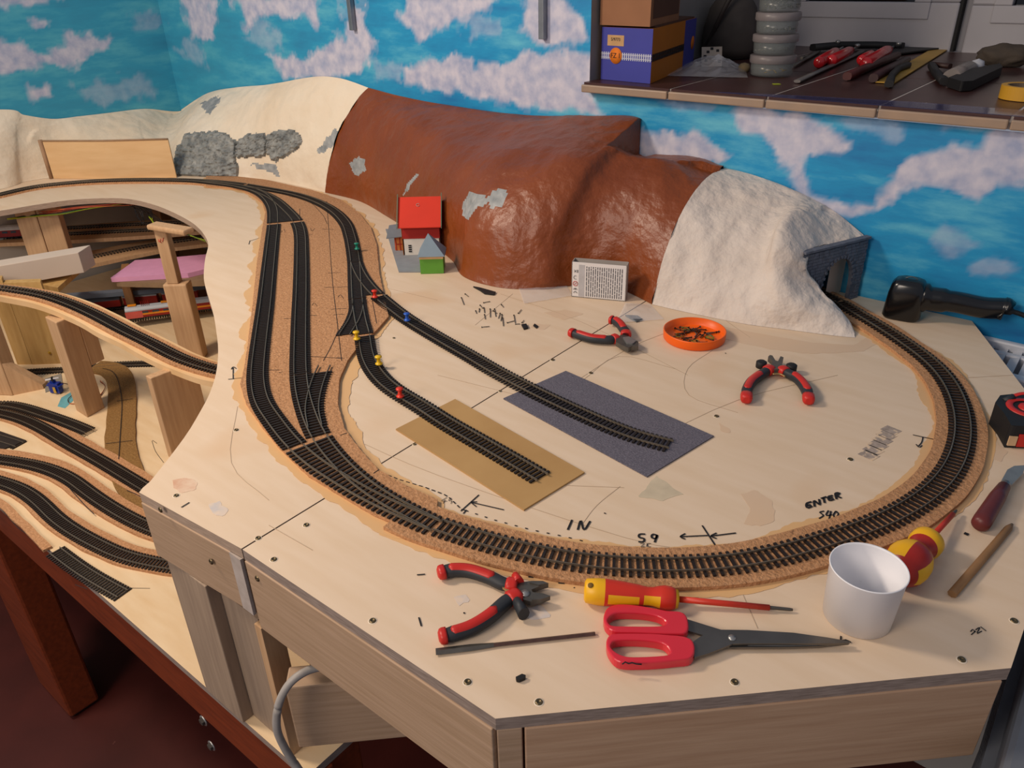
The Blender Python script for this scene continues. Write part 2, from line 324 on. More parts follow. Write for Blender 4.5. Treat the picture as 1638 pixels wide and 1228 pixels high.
# radiator
RADM=mat('white_enamel','#B9BDC6',.35,scale=8,var=.03); DK=mat('dark_gap','#3A3C40',.8)
rd=thing('radiator',(.2,1.2,-.7),'white panel radiator with slatted top grille beyond the table corner','radiator')
g=G(); g.par((-.22,1.165,-.60),(1.0,0,0),(0,.012,0),(0,0,.570),RADM); g.par((-.22,1.25,-.60),(1.0,0,0),(0,.012,0),(0,0,.575),RADM); g.make('panel',rd,bevel=.003)
g=G(); g.par((-.22,1.158,-.034),(1.0,0,0),(0,.018,0),(0,0,.016),RADM); g.par((-.22,1.272,-.032),(1.0,0,0),(0,.012,0),(0,0,.016),RADM); g.par((-.23,1.155,-.034),(.012,0,0),(0,.128,0),(0,0,.016),RADM); g.make('grille_rim',rd,bevel=.003)
sl=None
for i in range(42):
    if sl is None:
        g=G(); g.par((-.205,1.176,-.032),(.012,0,.004),(0,.097,0),(0,0,.003),RADM); sl=g.make('slat',rd,bevel=.0)
    else:
        o=sl.copy(); scene.collection.objects.link(o); o.location=Vector((.0185*i,0,0))
g=G(); g.par((-.2,1.177,-.3),(.96,0,0),(0,.073,0),(0,0,.2),DK); g.make('fin_block',rd)
g=G(); g.loft([(.07,1.10,-.35),(-.005,1.135,-.06),(-.03,1.15,-.03),(-.0,1.19,-.15)],.004,BLACK,8); g.make('power_cable',label='black cable hanging beside the white radiator',cat='cable')
# ribbed grey unit beyond front right corner
DG=mat('dark_grey_plastic','#6A6F78',.5,scale=20,var=.08)
un=thing('plastic_drawer_unit',(.2,.6,ZF),'dark grey ribbed plastic unit beyond the front right table corner','drawer unit')
e1=Vector((_cu,-_su,0)); e2=Vector((_su,_cu,0)); e1=Vector((math.cos(-YAW),math.sin(-YAW),0)); e2=Vector((-math.sin(-YAW),math.cos(-YAW),0))
g=G(); g.par((.045,.50,ZF),(.30,0,0),(0,.35,0),(0,0,ZF*-1-.06),DG); g.make('body',un,bevel=.006)
for i in range(7): g=G(); g.par((.036,.51,-.20+.014*i),(.010,0,0),(0,.3,0),(0,0,.007),mat('mid_grey_plastic','#70747C',.5)); g.make('rib',un)
# wall brackets
AL=mat('aluminium','#8C9096',.4,metal=.7,scale=50,var=.1)
for px,py,lab in ((569,48,'left of the two metal shelf rails high on the painted sky'),(872,62,'right of the two metal shelf rails high on the painted sky')):
    p=wallp(px,py); q=G(); t=thing('shelf_rail',(p.x,p.y-.002,p.z),lab,'bracket','metal shelf rails on the sky wall')
    q.par((p.x-.006,p.y-.014,p.z),(.012,0,0),(0,.012,0),(0,0,.5),AL); q.par((p.x-.014,p.y-.003,p.z+.006),(.008,0,0),(0,.002,0),(0,0,.5),AL); q.make('rail',t,bevel=.001)
    q=G(); q.lathe([(0,.0),(0,.004),(.0015,.003),(.002,0)],(p.x-.010,p.y-.003,p.z+.03),STEEL,12,(0,-1,0)); q.make('screw',t)
# ---------------------------------------------------------------- layout boards
JU=-.585
edge_l=px2([(0,337),(60,327),(110,320),(160,317),(205,318),(245,327),(280,341),(310,358),(327,376),(333,392),(328,415),(326,445),(332,470),(341,500),(346,530),(349,560),(346,595),(335,630),(318,662),(300,692),(272,730),(240,770)])
edge_l=resample(spline([at(-60,345,0)]+edge_l,4),n=80)
polyL=[(UL+.012,.40)]+[(p.x,p.y) for p in edge_l]+[(-.762,.279),(-.757,.272),(JU-.001,.286),(JU-.001,wv(JU)-.004),(UL+.012,wv(UL)-.004)]
polyR=[(JU+.001,.286),(-.2635,.290),(.03,.577),(.036,.945),(-.141,1.288),(JU+.001,wv(JU)-.004)]
T=.013
bL=thing('layout_board',(-1.2,.9,-T),'left plywood layout board with the curved cut-out edge','board','plywood layout boards')
bR=thing('layout_board',(-.2,.8,-T),'right plywood layout board with angled corners under the big curve','board','plywood layout boards')
def board(poly,par,e=EDGE):
    g=G(); g.prism(poly,-T,0,PLY,e); g.make('plywood_top',par)
board(polyL,bL,mat('plywood_cut_edge','#B59C88',.8,scale=60,stretch=(1,1,12),col2='#94806F')); board(polyR,bR)
PINEF=mat('spruce_apron','#B79A80',.6,scale=16,stretch=(.8,.8,14),col2='#A08468',detail=6,contrast=.7,bump=.15)
g=G(); g.par((-.757,.2705,-.088),(JU+.757-.003,.014,0),(-.001,.018,0),(0,0,.088-T),PINEF); g.make('apron',bL,bevel=.001)
g=G(); g.par((JU+.002,.2845,-.104),(-.266-JU-.002,.0035,0),(0,.018,0),(0,0,.104-T),PINEF); g.make('apron',bR,bevel=.001)
d45=Vector((.03+.2635,.577-.290,0)); d45n=d45.normalized(); n45=Vector((-d45n.y,d45n.x,0))
o=Vector((-.2635,.290,-.104))+d45n*.022-n45*.0015; g=G(); g.par(o,d45-d45n*.026,n45*.018,(0,0,.104-T),PINE); g.make('apron',bR,bevel=.001)
g=G(); g.par(Vector((-.2645,.2905,-.104))+d45n*.001-n45*.0012,d45n*.0195,n45*.018,(0,0,.104-T),PINEF); g.make('corner_block',bR,bevel=.001)
for s_,(a,b) in (): g=G(); A=Vector((a[0],a[1],-.104)); B=Vector((b[0],b[1],-.104)); n_=(B-A).normalized(); nn=Vector((-n_.y,n_.x,0)); g.par(A,B-A,nn*.018,(0,0,.104-T),PINE); g.make('apron',bR)
# grey putty band at joint
print("WIN",z0,zg,uR,ugR,uM,ug2,US)
g=G(); g.par((JU-.0215,.2826,-.088),(.019,0,0),(0,.0035,0),(0,0,.075),mat('white_wood_filler','#B9ADA6',.7,scale=60,col2='#A3968C')); g.make('filler_band',bL)
def screw(px,py,par,z=0.,big=1.):
    p=at(px,py,z); g=G(); r=.0036*big
    g.lathe([(0.0001,r*1.35),(.0003,r*1.25),(.0003,r)],p,PUTTY,14); g.lathe([(.0002,r*1.05),(.0012,r*.9),(.0013,r*.45),(.0006,r*.4),(.0006,0)],p,SCREW,14); g.make('screw',par)
for x,y in [(378,688),(413,861),(282,793)]: screw(x,y,bL,0,.8)
for x,y in [(490,840),(438,895),(596,993),(748,1091),(862,1123),(1175,1091),(1538,1055),(1622,993),(1360,735),(1146,666),(945,597),(884,576),(1635,668)]: screw(x,y,bR,0,.85)
for x,y in [(630,541),(800,626),(663,711)]: screw(x,y,bR if x>700 else bL,0,.6)
def vscrew(px,py,v,par):
    p=atv(px,py,v); g=G(); g.lathe([(0,.0036),(.0012,.003),(.0013,.0015),(.0006,.0013),(.0006,0)],p,SCREW,12,(0,-1,0)); g.make('screw',par)
vscrew(257,815,.2712,bL); vscrew(338,898,.278,bL); vscrew(412,925,.2848,bR)
# pen marks on the boards: thin ink strokes
def ink(strokes,par,w=.0012,z=.0007,m=None,name='pen_mark',label=None):
    g=G()
    for s in strokes:
        P=px2(s); P=resample(spline(P,4) if len(P)>2 else P,.002) if (P[0]-P[-1]).length>.004 or len(P)>2 else P
        if len(P)<2: continue
        g.strip(P,w,z,.00012,m or INK)
    return g.make(name,par,label=label)
ink([[(915,832),(908,848)],[(924,848),(929,833),(934,848),(944,834)]],bR,.0021,label='the word IN in black pen')
ink([[(1032,855),(1023,855),(1022,860),(1030,862),(1029,867),(1021,867)],[(1051,857),(1044,855),(1042,860),(1049,862),(1051,856),(1047,868)]],bR,.0021,label='S9 in black pen')
ink([[(1024,870),(1031,870),(1025,875),(1032,875)],[(1035,870),(1034,875)],[(1041,870),(1036,870),(1036,875),(1041,875)]],bR,.0006,label='faint small ZEL lettering')
ink([[(1088,859),(1132,857)],[(1096,854),(1088,859),(1096,863)],[(1123,841),(1146,876)],[(1137,858),(1177,853)],[(1146,853),(1137,858),(1146,862)]],bR,.0016)
ink([[(766,792),(737,818)],[(754,804),(806,816)],[(763,803),(754,804),(762,811)],[(746,816),(741,822)]],bR,.0013)
ink([[(715,796),(706,802),(715,802)],[(712,800),(709,806)],[(722,797),(717,801),(723,802),(721,806)]],bR,.0006)
ink([[(1298,803),(1290,806),(1291,813),(1299,810)],[(1291,809),(1297,808)],[(1303,811),(1302,801),(1311,808),(1310,799)],[(1313,798),(1322,795)],[(1317,797),(1319,805)],[(1332,793),(1325,795),(1326,801),(1334,799)],[(1326,798),(1332,796)],[(1338,799),(1336,790),(1343,789),(1339,794),(1346,797)]],bR,.0024,label='the word ENTER in black pen')
ink([[(1318,818),(1311,820),(1317,825),(1310,830)],[(1325,817),(1321,825),(1331,824)],[(1329,818),(1326,831)],[(1337,818),(1333,824),(1336,829),(1341,823),(1337,818)]],bR,.0017,label='S40 in black pen')
ink([[(1330,832),(1334,832),(1330,837),(1335,836)],[(1338,832),(1337,837),(1341,836)]],bR,.0005)
ink([[(1460,696),(1497,704)],[(1476,700),(1474,708),(1469,714)],[(1465,711),(1470,716),(1475,713)]],bR,.0013)
ink([[(1462,767),(1477,771)]],bR,.0012); ink([[(365,607),(387,605)],[(373,606),(373,588)],[(370,591),(373,587),(378,590)]],bL,.0013)
ink([[(399,386),(415,381)],[(400,385),(398,391)]],bL,.0012); ink([[(290,812),(303,804)]],bL,.0013)
ink([[(1552,1011),(1556,1007),(1559,1012)],[(1553,1016),(1560,1010)],[(1560,1008),(1567,1004),(1562,1014),(1570,1010)],[(1568,1003),(1577,1010)]],bR,.0008,label='faint pen letters near the right corner')
ink([[(966,821),(969,822)],[(1345,1018),(1345,1026),(1352,1024),(1361,1028)],[(845,923),(853,924)],[(893,933),(903,934)],[(918,940),(919,941)]],bR,.0014)
ink([[(1542,853),(1549,856)]],bR,.004)
ink([[(752,923),(752,922)],[(742,980),(743,982)],[(1160,565),(1161,566)],[(667,920),(680,919)],[(670,988),(674,1002)]],bR,.0014)
# dotted line along the cork
dots=resample([at(x,y) for x,y in [(612,757),(640,768),(680,780),(715,793),(738,815)]],.0085)+resample([at(x,y) for x,y in [(745,817),(790,832),(850,848),(900,858),(945,869)]],.011)
g=G()
for i,p in enumerate(dots[:-1]): d=(dots[i+1]-p).normalized(); g.strip([p,p+d*(.005 if i<15 else .003)],.0014,.0007,.0001,INK)
g.make('dotted_line',bR)
PL=mat('pencil_trace','#BCA58B',.8,scale=60,var=.05)
ink([[(855,655),(1000,560),(1100,520)],[(800,470),(930,515),(1100,600)],[(560,700),(700,760),(1000,860),(1140,882)],[(1140,560),(1100,590),(1102,632),(1180,660)],[(992,778),(955,808),(930,840)],[(870,775),(998,780)],[(1500,607),(1620,600)],[(430,840),(500,880)],[(1180,932),(1212,1005)],[(930,610),(990,570),(1080,590)],[(1010,720),(1180,640),(1340,600)],[(700,600),(860,640)],[(380,650),(370,740),(430,800)],[(480,430),(530,440),(700,480)],[(1100,470),(1200,540)],[(820,470),(760,520)]],bR,.0006,.0002,PL,'pencil_line')
ST2=mat('pale_brown_stain','#D8BA9A',.5,scale=20,col2='#D6BB9F',contrast=.5); ST3=mat('reddish_smudge','#CDA083',.6,scale=60,col2='#DDC2A8',contrast=.4); ST4=mat('bluish_smudge','#C3BDBB',.6,scale=80,col2='#DCC8B4',contrast=.4)
def blot(poly,par,m,z=.00012,wb=.002):
    P=resample(px2(poly+poly[:1]),.004)[:-1]; c=sum(P,Vector((0,0,0)))/len(P); g=G(); g.prism([q+(q-c).normalized()*wb*(noise.noise(q*60)*1.5+noise.noise(q*170)) for q in P],z,z+.0001,m); g.make('stain',par)
blot([(1110,512),(1165,524),(1240,538),(1300,548),(1365,552),(1395,535),(1420,540),(1380,562),(1300,566),(1230,558),(1150,540),(1100,522)],bR,ST2)
blot([(1185,790),(1210,785),(1235,800),(1238,835),(1215,842),(1190,838),(1200,815)],bR,ST2)
blot([(1150,676),(1165,685),(1168,693),(1155,690)],bR,ST2); blot([(870,500),(905,495),(935,502),(900,512)],bR,ST2); blot([(1050,760),(1090,790),(1060,800),(1020,795)],bR,mat('greenish_stain','#D6C6AA',.6)); blot([(1590,700),(1612,722),(1600,738),(1572,728)],bR,ST2); blot([(855,517),(880,520),(870,528),(850,524)],bR,ST2)
blot([(276,768),(298,762),(316,772),(312,784),(290,788),(278,780)],bL,ST3); blot([(332,806),(352,802),(364,816),(356,826),(340,820)],bL,ST4); blot([(725,955),(745,950),(752,962),(735,968)],bR,ST4); blot([(838,972),(868,966),(880,985),(850,992)],bR,ST4)
SM=mat('dark_smudge','#B2A296',.8,scale=200,var=.2,speck=(120,.5,'#D8BFA2'))
g=G(); A=at(1388,728); 
for i in range(6): a=at(1390+i*7,728-i*8); g.prism([(a.x+dx*.011,a.y+dy*.009) for dx,dy in ((-1,-.6),(.6,-1),(1,.6),(-.6,1))],.00015,.0003,SM)
g.make('smudge',bR)
# ---------------------------------------------------------------- cork roadbed (upper level)
ZC=.005
sheet=[(330,284),(380,285),(425,290),(500,307),(545,322),(575,344),(594,368),(603,395),(607,440),(614,475),(622,510),(603,532),(572,560),(556,582),(544,610),(541,650),(552,690),(575,722),(607,757),(648,781),(700,804),(700,864),(648,848),(597,826),(545,795),(494,764),(448,720),(417,682),(394,648),(385,618),(392,592),(404,498),(412,421),(420,370),(425,342),(420,326),(404,314),(386,305),(355,301),(330,300)]
STAIN=[]
def wob(poly,amp,k=3,off=0.):
    P=px2(poly); n=len(P); c=sum(P,Vector((0,0,0)))/n; out=[]
    for i in range(n):
        a,b=P[i],P[(i+1)%n]; d=(b-a); L=max(1,int(d.length/.006))
        for j in range(L):
            q=a.lerp(b,j/L); nn=Vector((d.y,-d.x,0)).normalized(); out.append(q+nn*(off+amp*noise.noise(q*k*30)+amp*.5*noise.noise(q*300)))
    return out
ck=thing('cork_sheet',(at(480,560)),'cork roadbed sheet under the left station tracks','cork')
g=G(); P=wob(sheet,.0008); g.prism(P,0,ZC,CORK); g.make('cork_panel',ck)
BC=[(640,818),(699,842),(761,861),(822,877.7),(883,891.4),(944,900.6),(1005.4,905),(1066.5,906.5),(1127.6,905),(1199,898),(1260,884),(1321,866),(1384,846),(1443.4,820),(1489,790),(1519.8,757),(1536.6,718.8),(1541,682),(1534,645),(1516.7,608.9),(1489,578),(1452,551),(1410,523),(1370,500),(1340,482)]
Bpath=path(BC,.006,.03); 
# continue the curve into the portal along its own circle
def fitcircle(P):
    A=np.array([[2*p.x,2*p.y,1] for p in P]); b=np.array([p.x**2+p.y**2 for p in P]); s=np.linalg.lstsq(A,b,rcond=None)[0]; return Vector((s[0],s[1],0)),math.sqrt(s[2]+s[0]**2+s[1]**2)
Cc,Rc=fitcircle(Bpath[-60:]); a0=math.atan2(Bpath[-1].y-Cc.y,Bpath[-1].x-Cc.x)
Bpath+= [Vector((Cc.x+Rc*math.cos(a0+i*.004/Rc),Cc.y+Rc*math.sin(a0+i*.004/Rc),.006)) for i in range(1,62)]
Bpath=[p for p in Bpath if p.y<wv(p.x)-.03]
ckb=thing('cork_roadbed',(Bpath[100].x,Bpath[100].y,0),'cork strip under the big front curve of track','cork')
g=G(); N=len(Bpath); W=[(.0275+.0012*noise.noise(Vector((i*.09,0,0))),.0265+.0014*noise.noise(Vector((i*.07,5,0)))) for i in range(N)]
g.strip(Bpath,.05,0,ZC-.0002,CORK,W); g.make('cork_strip',ckb)
gs=G(); gs.strip(Bpath,.05,0.0002,.0002,GLUE,[(.035+.009*noise.noise(Vector((i*.05,9,0)))+.003*noise.noise(Vector((i*.4,2,0))),.034+.010*noise.noise(Vector((i*.045,3,1)))+.003*noise.noise(Vector((i*.4,7,0)))) for i in range(N)]); gs.make('glue_stain',bR)
P=resample([at(x,y) for x,y in sheet+sheet[:1]],.005)
A_=sum(P[i].x*P[i+1].y-P[i+1].x*P[i].y for i in range(len(P)-1)); sw=[(.004,.011+.013*noise.noise(q*17)+.006*noise.noise(q*45)+.002*noise.noise(q*200)) for q in P]
if A_<0: sw=[(b,a) for a,b in sw]
g=G(); g.strip(P,.05,.00045,.0002,GLUE,sw); g.make('glue_stain',bL)
# left end ribbon along the back
AL_=[(-40,319),(0,310.6),(36,302),(75.8,295.5),(151.5,289.3),(227,287.4),(303,288.3),(341,291.7)]
Lp=path(AL_,.006,.02); g=G(); g.strip(Lp,.05,0,ZC-.0001,CORK,[(.021,.020)]*len(Lp)); g.make('cork_strip',ckb if False else ck)
g=G()
for (x,y) in [(1040,480)]: pass
# ---------------------------------------------------------------- track
def sleeper_mesh(L=.030,W=.0028,H=.0019):
    g=G(); g.box((0,0,H/2),(W,L,H),SLP)
    for s in (-1,1): g.box((0,s*.0084,H+.0003),(W*.8,.0036,.0007),SLP)
    me=bpy.data.meshes.new('sleeper'); me.from_pydata([tuple(v) for v in g.v],[],g.f); me.materials.append(SLP); me.update(); return me
SLM=sleeper_mesh()
def rails(P,z,par,offs=(-.0083,.0083),name='rail'):
    for o in offs:
        N=len(P); Q=[]
        for i in range(N):
            t=(P[min(i+1,N-1)]-P[max(i-1,0)]); t.z=0; t.normalize(); Q.append(P[i]+Vector((-t.y,t.x,0))*o)
        zz=z if isinstance(z,list) else [z]*N
        g=G(); g.strip(Q,.0016,[a for a in zz],.0006,RAIL); g.strip(Q,.0009,[a+.0006 for a in zz],.0017,RAIL); g.make(name,par)
def at_arc(P,step,off=0.):
    out=[]; d=off; acc=0
    for a,b in zip(P,P[1:]):
        L=(b-a).length
        while acc+L>=d:
            out.append((a.lerp(b,(d-acc)/max(L,1e-9)),(b-a).normalized())); d+=step
        acc+=L
    return out
def track(P,zb,label,single=True,step=.0060,group=None,name='railway_track',zr=None):
    c=P[len(P)//2]; t=thing(name,(c.x,c.y,zb),label,'track',group); loc=WL[t]
    zf=(lambda q:zb) if zr is None else zr
    S=at_arc(P,step,.003)
    if single:
        for p,d in S:
            o=bpy.data.objects.new('sleeper',SLM); scene.collection.objects.link(o); o.parent=t; o.location=(p.x-loc.x,p.y-loc.y,zf(p)-loc.z); o.rotation_euler=(0,0,math.atan2(d.y,d.x))
    else:
        g=G()
        for p,d in S[::1]: g.box((p.x,p.y,zf(p)+.0012),(.0032,.030,.0024),SLP,rz=math.atan2(d.y,d.x))
        g.make('sleeper_strip',t,kind='stuff')
    # thin web joining the sleepers under the rails
    rails(P,[zf(p)+.0019 for p in P],t)
    return t
def turnout(A,B,zb,label,single=True,step=.0058,group=None):
    c=A[len(A)//2]; t=thing('turnout',(c.x,c.y,zb),label,'track',group); loc=WL[t]
    g=G()
    for p,d in at_arc(A,step,.003):
        n=Vector((-d.y,d.x,0)); best=None
        for q,r in zip(B,B[1:]):
            a=(q-p).dot(d); b=(r-p).dot(d)
            if a<=0<=b or b<=0<=a: k=(0-a)/(b-a if abs(b-a)>1e-9 else 1e-9); best=(q.lerp(r,k)-p).dot(n); break
        lo,hi=-.015,.015
        if best is not None and abs(best)<.06: lo,hi=min(lo,best-.015),max(hi,best+.015)
        m=p+n*(lo+hi)/2
        if single: q=G(); q.box((m.x,m.y,zb+.001),(.003,hi-lo,.002),SLP,rz=math.atan2(d.y,d.x)); q.make('sleeper',t)
        else: g.box((m.x,m.y,zb+.001),(.003,hi-lo,.002),SLP,rz=math.atan2(d.y,d.x))
    if not single: g.make('sleeper_strip',t,kind='stuff')
    rails(A,zb+.0019,t); rails(B,zb+.0019,t)
    return t
def cut(P,a,b):                                   # part of a path between the points nearest to pixels a and b
    def near(q): return min(range(len(P)),key=lambda i:(P[i]-q).length)
    i=near(at(*a,P[0].z)) if a else 0; j=near(at(*b,P[0].z)) if b else len(P)-1
    return P[min(i,j):max(i,j)+1]
ZS=ZC+.0002; zp=.007
LBL=(-40,319),(0,310.6),(36,302),(75.8,295.5),(151.5,289),(227,287),(303,288)
Apx=list(LBL)+[(340,291.7),(378.5,296.9),(404,303),(423,313),(436,331),(438,356),(435.5,382),(430,434),(424.7,485),(418,536),(412,590),(413,620),(420,645),(436,669),(463,703.7),(499,737),(540,764),(580,788),(620,808),(660,826),(699,842)]
Ap=path(Apx,zp,.016)
Cpx=[(303,288),(340,290),(380,294),(417,300),(468,309.5),(506.7,322),(535,338),(553,357),(560.6,377),(564.5,395),(568,418),(569.5,447),(572,485),(577,515),(582,534),(587,565),(598,588),(614,607),(635,623),(673.5,646),(712,671),(761,699),(822,734),(868,761)]
Cp=path(Cpx,zp,.012)
Dpx=[(568,418),(572,430),(583,449),(604,472),(647.8,504.5),(699,535.5),(750.5,564.8),(791.6,589),(852.7,621),(913.8,650),(975,677),(1020.7,694),(1074,708)]
Dp=path(Dpx,zp,.012)
Epx=[(378.5,297),(404,303),(425,311),(442,321),(458,335),(473.4,352),(481,372),(482.4,408),(482,460),(480.6,511),(479.8,562),(480.5,600),(485,632),(496,668),(511,699),(535,731),(566,762),(600,788),(640,812),(680,832),(699,842)]
Ep=path(Epx,zp,.014)
Bp=[Vector((p.x,p.y,zp)) for p in Bpath]; Bp=cut(Bp,(699,842),None)
g1='station tracks on cork'
turnout(cut(Ap,(303,288),(378,297)),cut(Cp,(303,288),(390,295.5)),ZS,'far turnout where the back line splits off near the grey rock',False)
track(cut(Ap,None,(303,288)),ZS,'back track along the foot of the cream hill',False)
turnout(cut(Ap,(380,297),(438,356)),cut(Ep,(380,297),(474,353)),ZS,'turnout splitting the two parallel station tracks at their far end')
track(cut(Ap,(438,358),(474,713)),ZS,'outer left station track sweeping down to the front')
track(cut(Ep,(475,355),(481,597)),ZS,'second station track, inside the outer left one')
w5=path([(504,683),(499,655),(503,628),(512,600),(519,585)],zp,.008)
turnout(cut(Ep,(481,599),(510,698)),w5,ZS,'turnout with a dead end leg beside the second station track',step=.0068)
turnout(cut(Ap,(476,715),(697,841)),cut(Ep,(512,701),(697,841)),ZS,'front turnout merging both station tracks into the big curve',step=.0074)
track(Bp,ZS,'big curved track sweeping round the front to the tunnel portal',step=.0074)
track(cut(Cp,(392,296),(568,418)),ZS,'right-hand station track passing the small station house')
turnout(cut(Cp,(568,419),(571.5,476)),cut(Dp,(568,419),(604,470)),ZS,'turnout with the green pin, leading to the two sidings')
w4=path([(572,479),(572,495),(566,512),(558,525),(551,536)],zp,.006)
turnout(cut(Cp,(571.5,478),(582,533)),w4,ZS,'short Y turnout beside the yellow pin')
def ramp(p0,za,zb,L=.10):
    return lambda p: za+(zb-za)*min(1,(Vector((p.x,p.y,0))-Vector((p0.x,p0.y,0))).length/L)
q=cut(Cp,(583,537),None); track(q,.0008,'siding with yellow and red pins ending on brown cardboard',zr=ramp(q[0],ZS,.0024))
q=cut(Dp,(606,473),None); track(q,.0008,'longer siding with the blue pin ending on the grey felt sheet',zr=ramp(q[0],ZS,.0020))
# pen lines on the cork sheet
ink([[(523,325),(527,380),(532,450),(540,520),(547,582)],[(463,318),(490,322),(515,345),(524,362)],[(541,535),(530,560),(518,582)],[(515,370),(535,371)],[(525,441),(545,440)],[(520,464),(562,463)],[(530,499),(555,498)],[(534,508),(552,507)],[(495,379),(500,379)],[(455,514),(470,514)],[(497,509),(508,509)],[(432,597),(448,597)],[(540,577),(552,578)],[(496,575),(545,578)],[(545,702),(556,698)],[(598,763),(607,757)],[(480,337),(480,356)],[(595,480),(603,522)]],ck,.0009,ZC+.0003)
ink([[(448,370),(452,374),(446,376)],[(455,370),(457,375)],[(497,369),(500,373),(504,369)],[(500,493),(503,489),(508,494)],[(541,480),(545,476),(550,482)],[(453,600),(447,601)]],ck,.0007,ZC+.0003)
# brown edge of the cork, cardboard and felt
CARD=mat('brown_cardboard','#B8935F',.75,scale=12,col2='#AA8452'); FELT=mat('grey_felt','#77737E',.95,scale=500,stretch=(1,3,1),col2='#4F4C58',contrast=.4,bump=.4,bscale=300,detail=2)
CP=[(728,638),(935,755),(838,815),(633,686)]; g=G(); g.prism(px2(CP,.002),.0003,.0022,CARD); g.make('cardboard_sheet',label='brown cardboard rectangle under the end of the shorter siding',cat='cardboard')
g=G(); g.prism(px2([(905,593),(1142,697),(1035,762),(805,637)],.0016),.0003,.0018,FELT); g.make('felt_sheet',label='dark grey felt rectangle under the end of the longer siding',cat='felt')
# push pins
def pin(px,py,col,label,z):
    p=at(px,py,z); m=mat('pin_'+col,{'red':'#D8331F','yellow':'#E6B91A','blue':'#1D55B8','green':'#0E7F68'}[col],.3,var=.04)
    t=thing('push_pin',(p.x,p.y,z),label,'push pin','coloured push pins along the sidings'); g=G()
    g.lathe([(0.001,.0),(.001,.0052),(.0022,.0054),(.003,.0040),(.0045,.0028),(.009,.0026),(.0105,.0036),(.0118,.0050),(.0132,.0048),(.0136,0)],p,m,16); g.make('pin_head',t)
    g=G(); g.lathe([(-.004,.0003),(.001,.0005)],p,CHROME,6); g.make('needle',t)
zt=ZC+.0048
pin(571.5,399,'green','green push pin on the right station track',zt); pin(600,476,'red','red push pin at the turnout end, near the hexagonal cork tip',zt); pin(651.5,513,'blue','blue push pin on the longer siding',.0065)
pin(571,543,'yellow','yellow push pin at the bottom of the Y turnout',zt); pin(606.5,583,'yellow','yellow push pin on the curve of the shorter siding',.0065); pin(640.5,635,'red','red push pin halfway down the shorter siding',.0065)
# ---------------------------------------------------------------- mountain
def plaster(name,c1,c2,c3,sp,bump,bs,rough,speck):
    return mat(name,c1,rough,scale=sp,col2=c2,detail=5,contrast=.6,bump=bump,bscale=bs,speck=speck,spec=.3)
CREAM=plaster('cream_plaster','#ECE2D0','#DCC8AC',None,5,.6,60,.7,(4,.62,'#E8DCC6'))
WHITEP=plaster('white_plaster','#DDD2C8','#C9BDB2',None,9,1.5,55,.75,None)
BROWN=plaster('brown_painted_plaster','#8A4418','#703310',None,7,1.0,60,.40,None)
BROWN.node_tree.nodes['Principled BSDF'].inputs['Specular IOR Level'].default_value=.55
ROCKM=mat('grey_rock_casting','#A2A39E',.6,scale=50,col2='#666A6B',contrast=.45,bump=1.2,bscale=90,detail=6)
PATCH=mat('grey_plaster_patch','#A9ABAA',.7,scale=60,col2='#7F8486',contrast=.5,bump=.8,bscale=120)
def prof(foot,top,b,K=7,zk=1.,mid=None):
    out=[]
    for i in range(K):
        t=i/(K-1); h=(1-b)*t+b*(1-math.cos(t*math.pi/2)); gz=(1-b)*t+b*math.sin(t*math.pi/2)
        out.append(Vector((foot.x+(top.x-foot.x)*h,foot.y+(top.y-foot.y)*h,top.z*gz)))
    return out
def prof2(foot,top,hf,zf,b=.9):
    c=Vector((foot.x+(top.x-foot.x)*hf,foot.y+(top.y-foot.y)*hf,top.z*zf)); return prof(foot,c,b,6)+[c.lerp(top,.5)+Vector((0,0,.002)),top]
def grid(secs,M,step,pre=None,post=None):
    R=[resample(spline(s,6),n=M) for s in secs]; n=len(R); cols=[]; pr=resample(spline(pre,6),n=M) if pre else R[0]; po=resample(spline(post,6),n=M) if post else R[-1]
    for i in range(n-1):
        a=R[i-1] if i else pr; b=R[i]; c=R[i+1]; d=R[i+2] if i+2<n else po
        L=max((b[j]-c[j]).length for j in (0,M//2,M-1)); k=max(1,int(L/step))
        for q in range(k): cols.append([cr(a[j],b[j],c[j],d[j],q/k) for j in range(M)])
    cols.append(R[-1]); return cols
def nz(p,s): return noise.noise(p*s)
def disp(cols,a1,s1,a2,s2,seed=0.,edge=3):
    M=len(cols[0]); out=[]
    for i,c in enumerate(cols):
        col=[]
        for j,p in enumerate(c):
            l=cols[max(i-1,0)][j]; r=cols[min(i+1,len(cols)-1)][j]; n=(r-l).cross(c[min(j+1,M-1)]-c[max(j-1,0)])
            n=n.normalized() if n.length>1e-12 else Vector((0,-1,0))
            if n.y>0: n=-n
            w=min(1,j/edge)*min(1,(M-1-j)/edge+.15); o=Vector((seed,seed*2,seed*3))
            q=p+o; d=a1*nz(q,s1)+a2*nz(Vector((q.x*s2,q.y*s2,q.z*s2*.6)),1)+a2*.6*(abs(nz(q,s2*2.3))-.2)
            x=p+n*d*w; x.z=max(x.z,0.0004 if j>0 else 0.0004); lim=wv(x.x)-.001
            if x.y>lim: x.y=lim
            if x.x<UL+.002: x.x=UL+.002
            col.append(x)
        out.append(col)
    return out
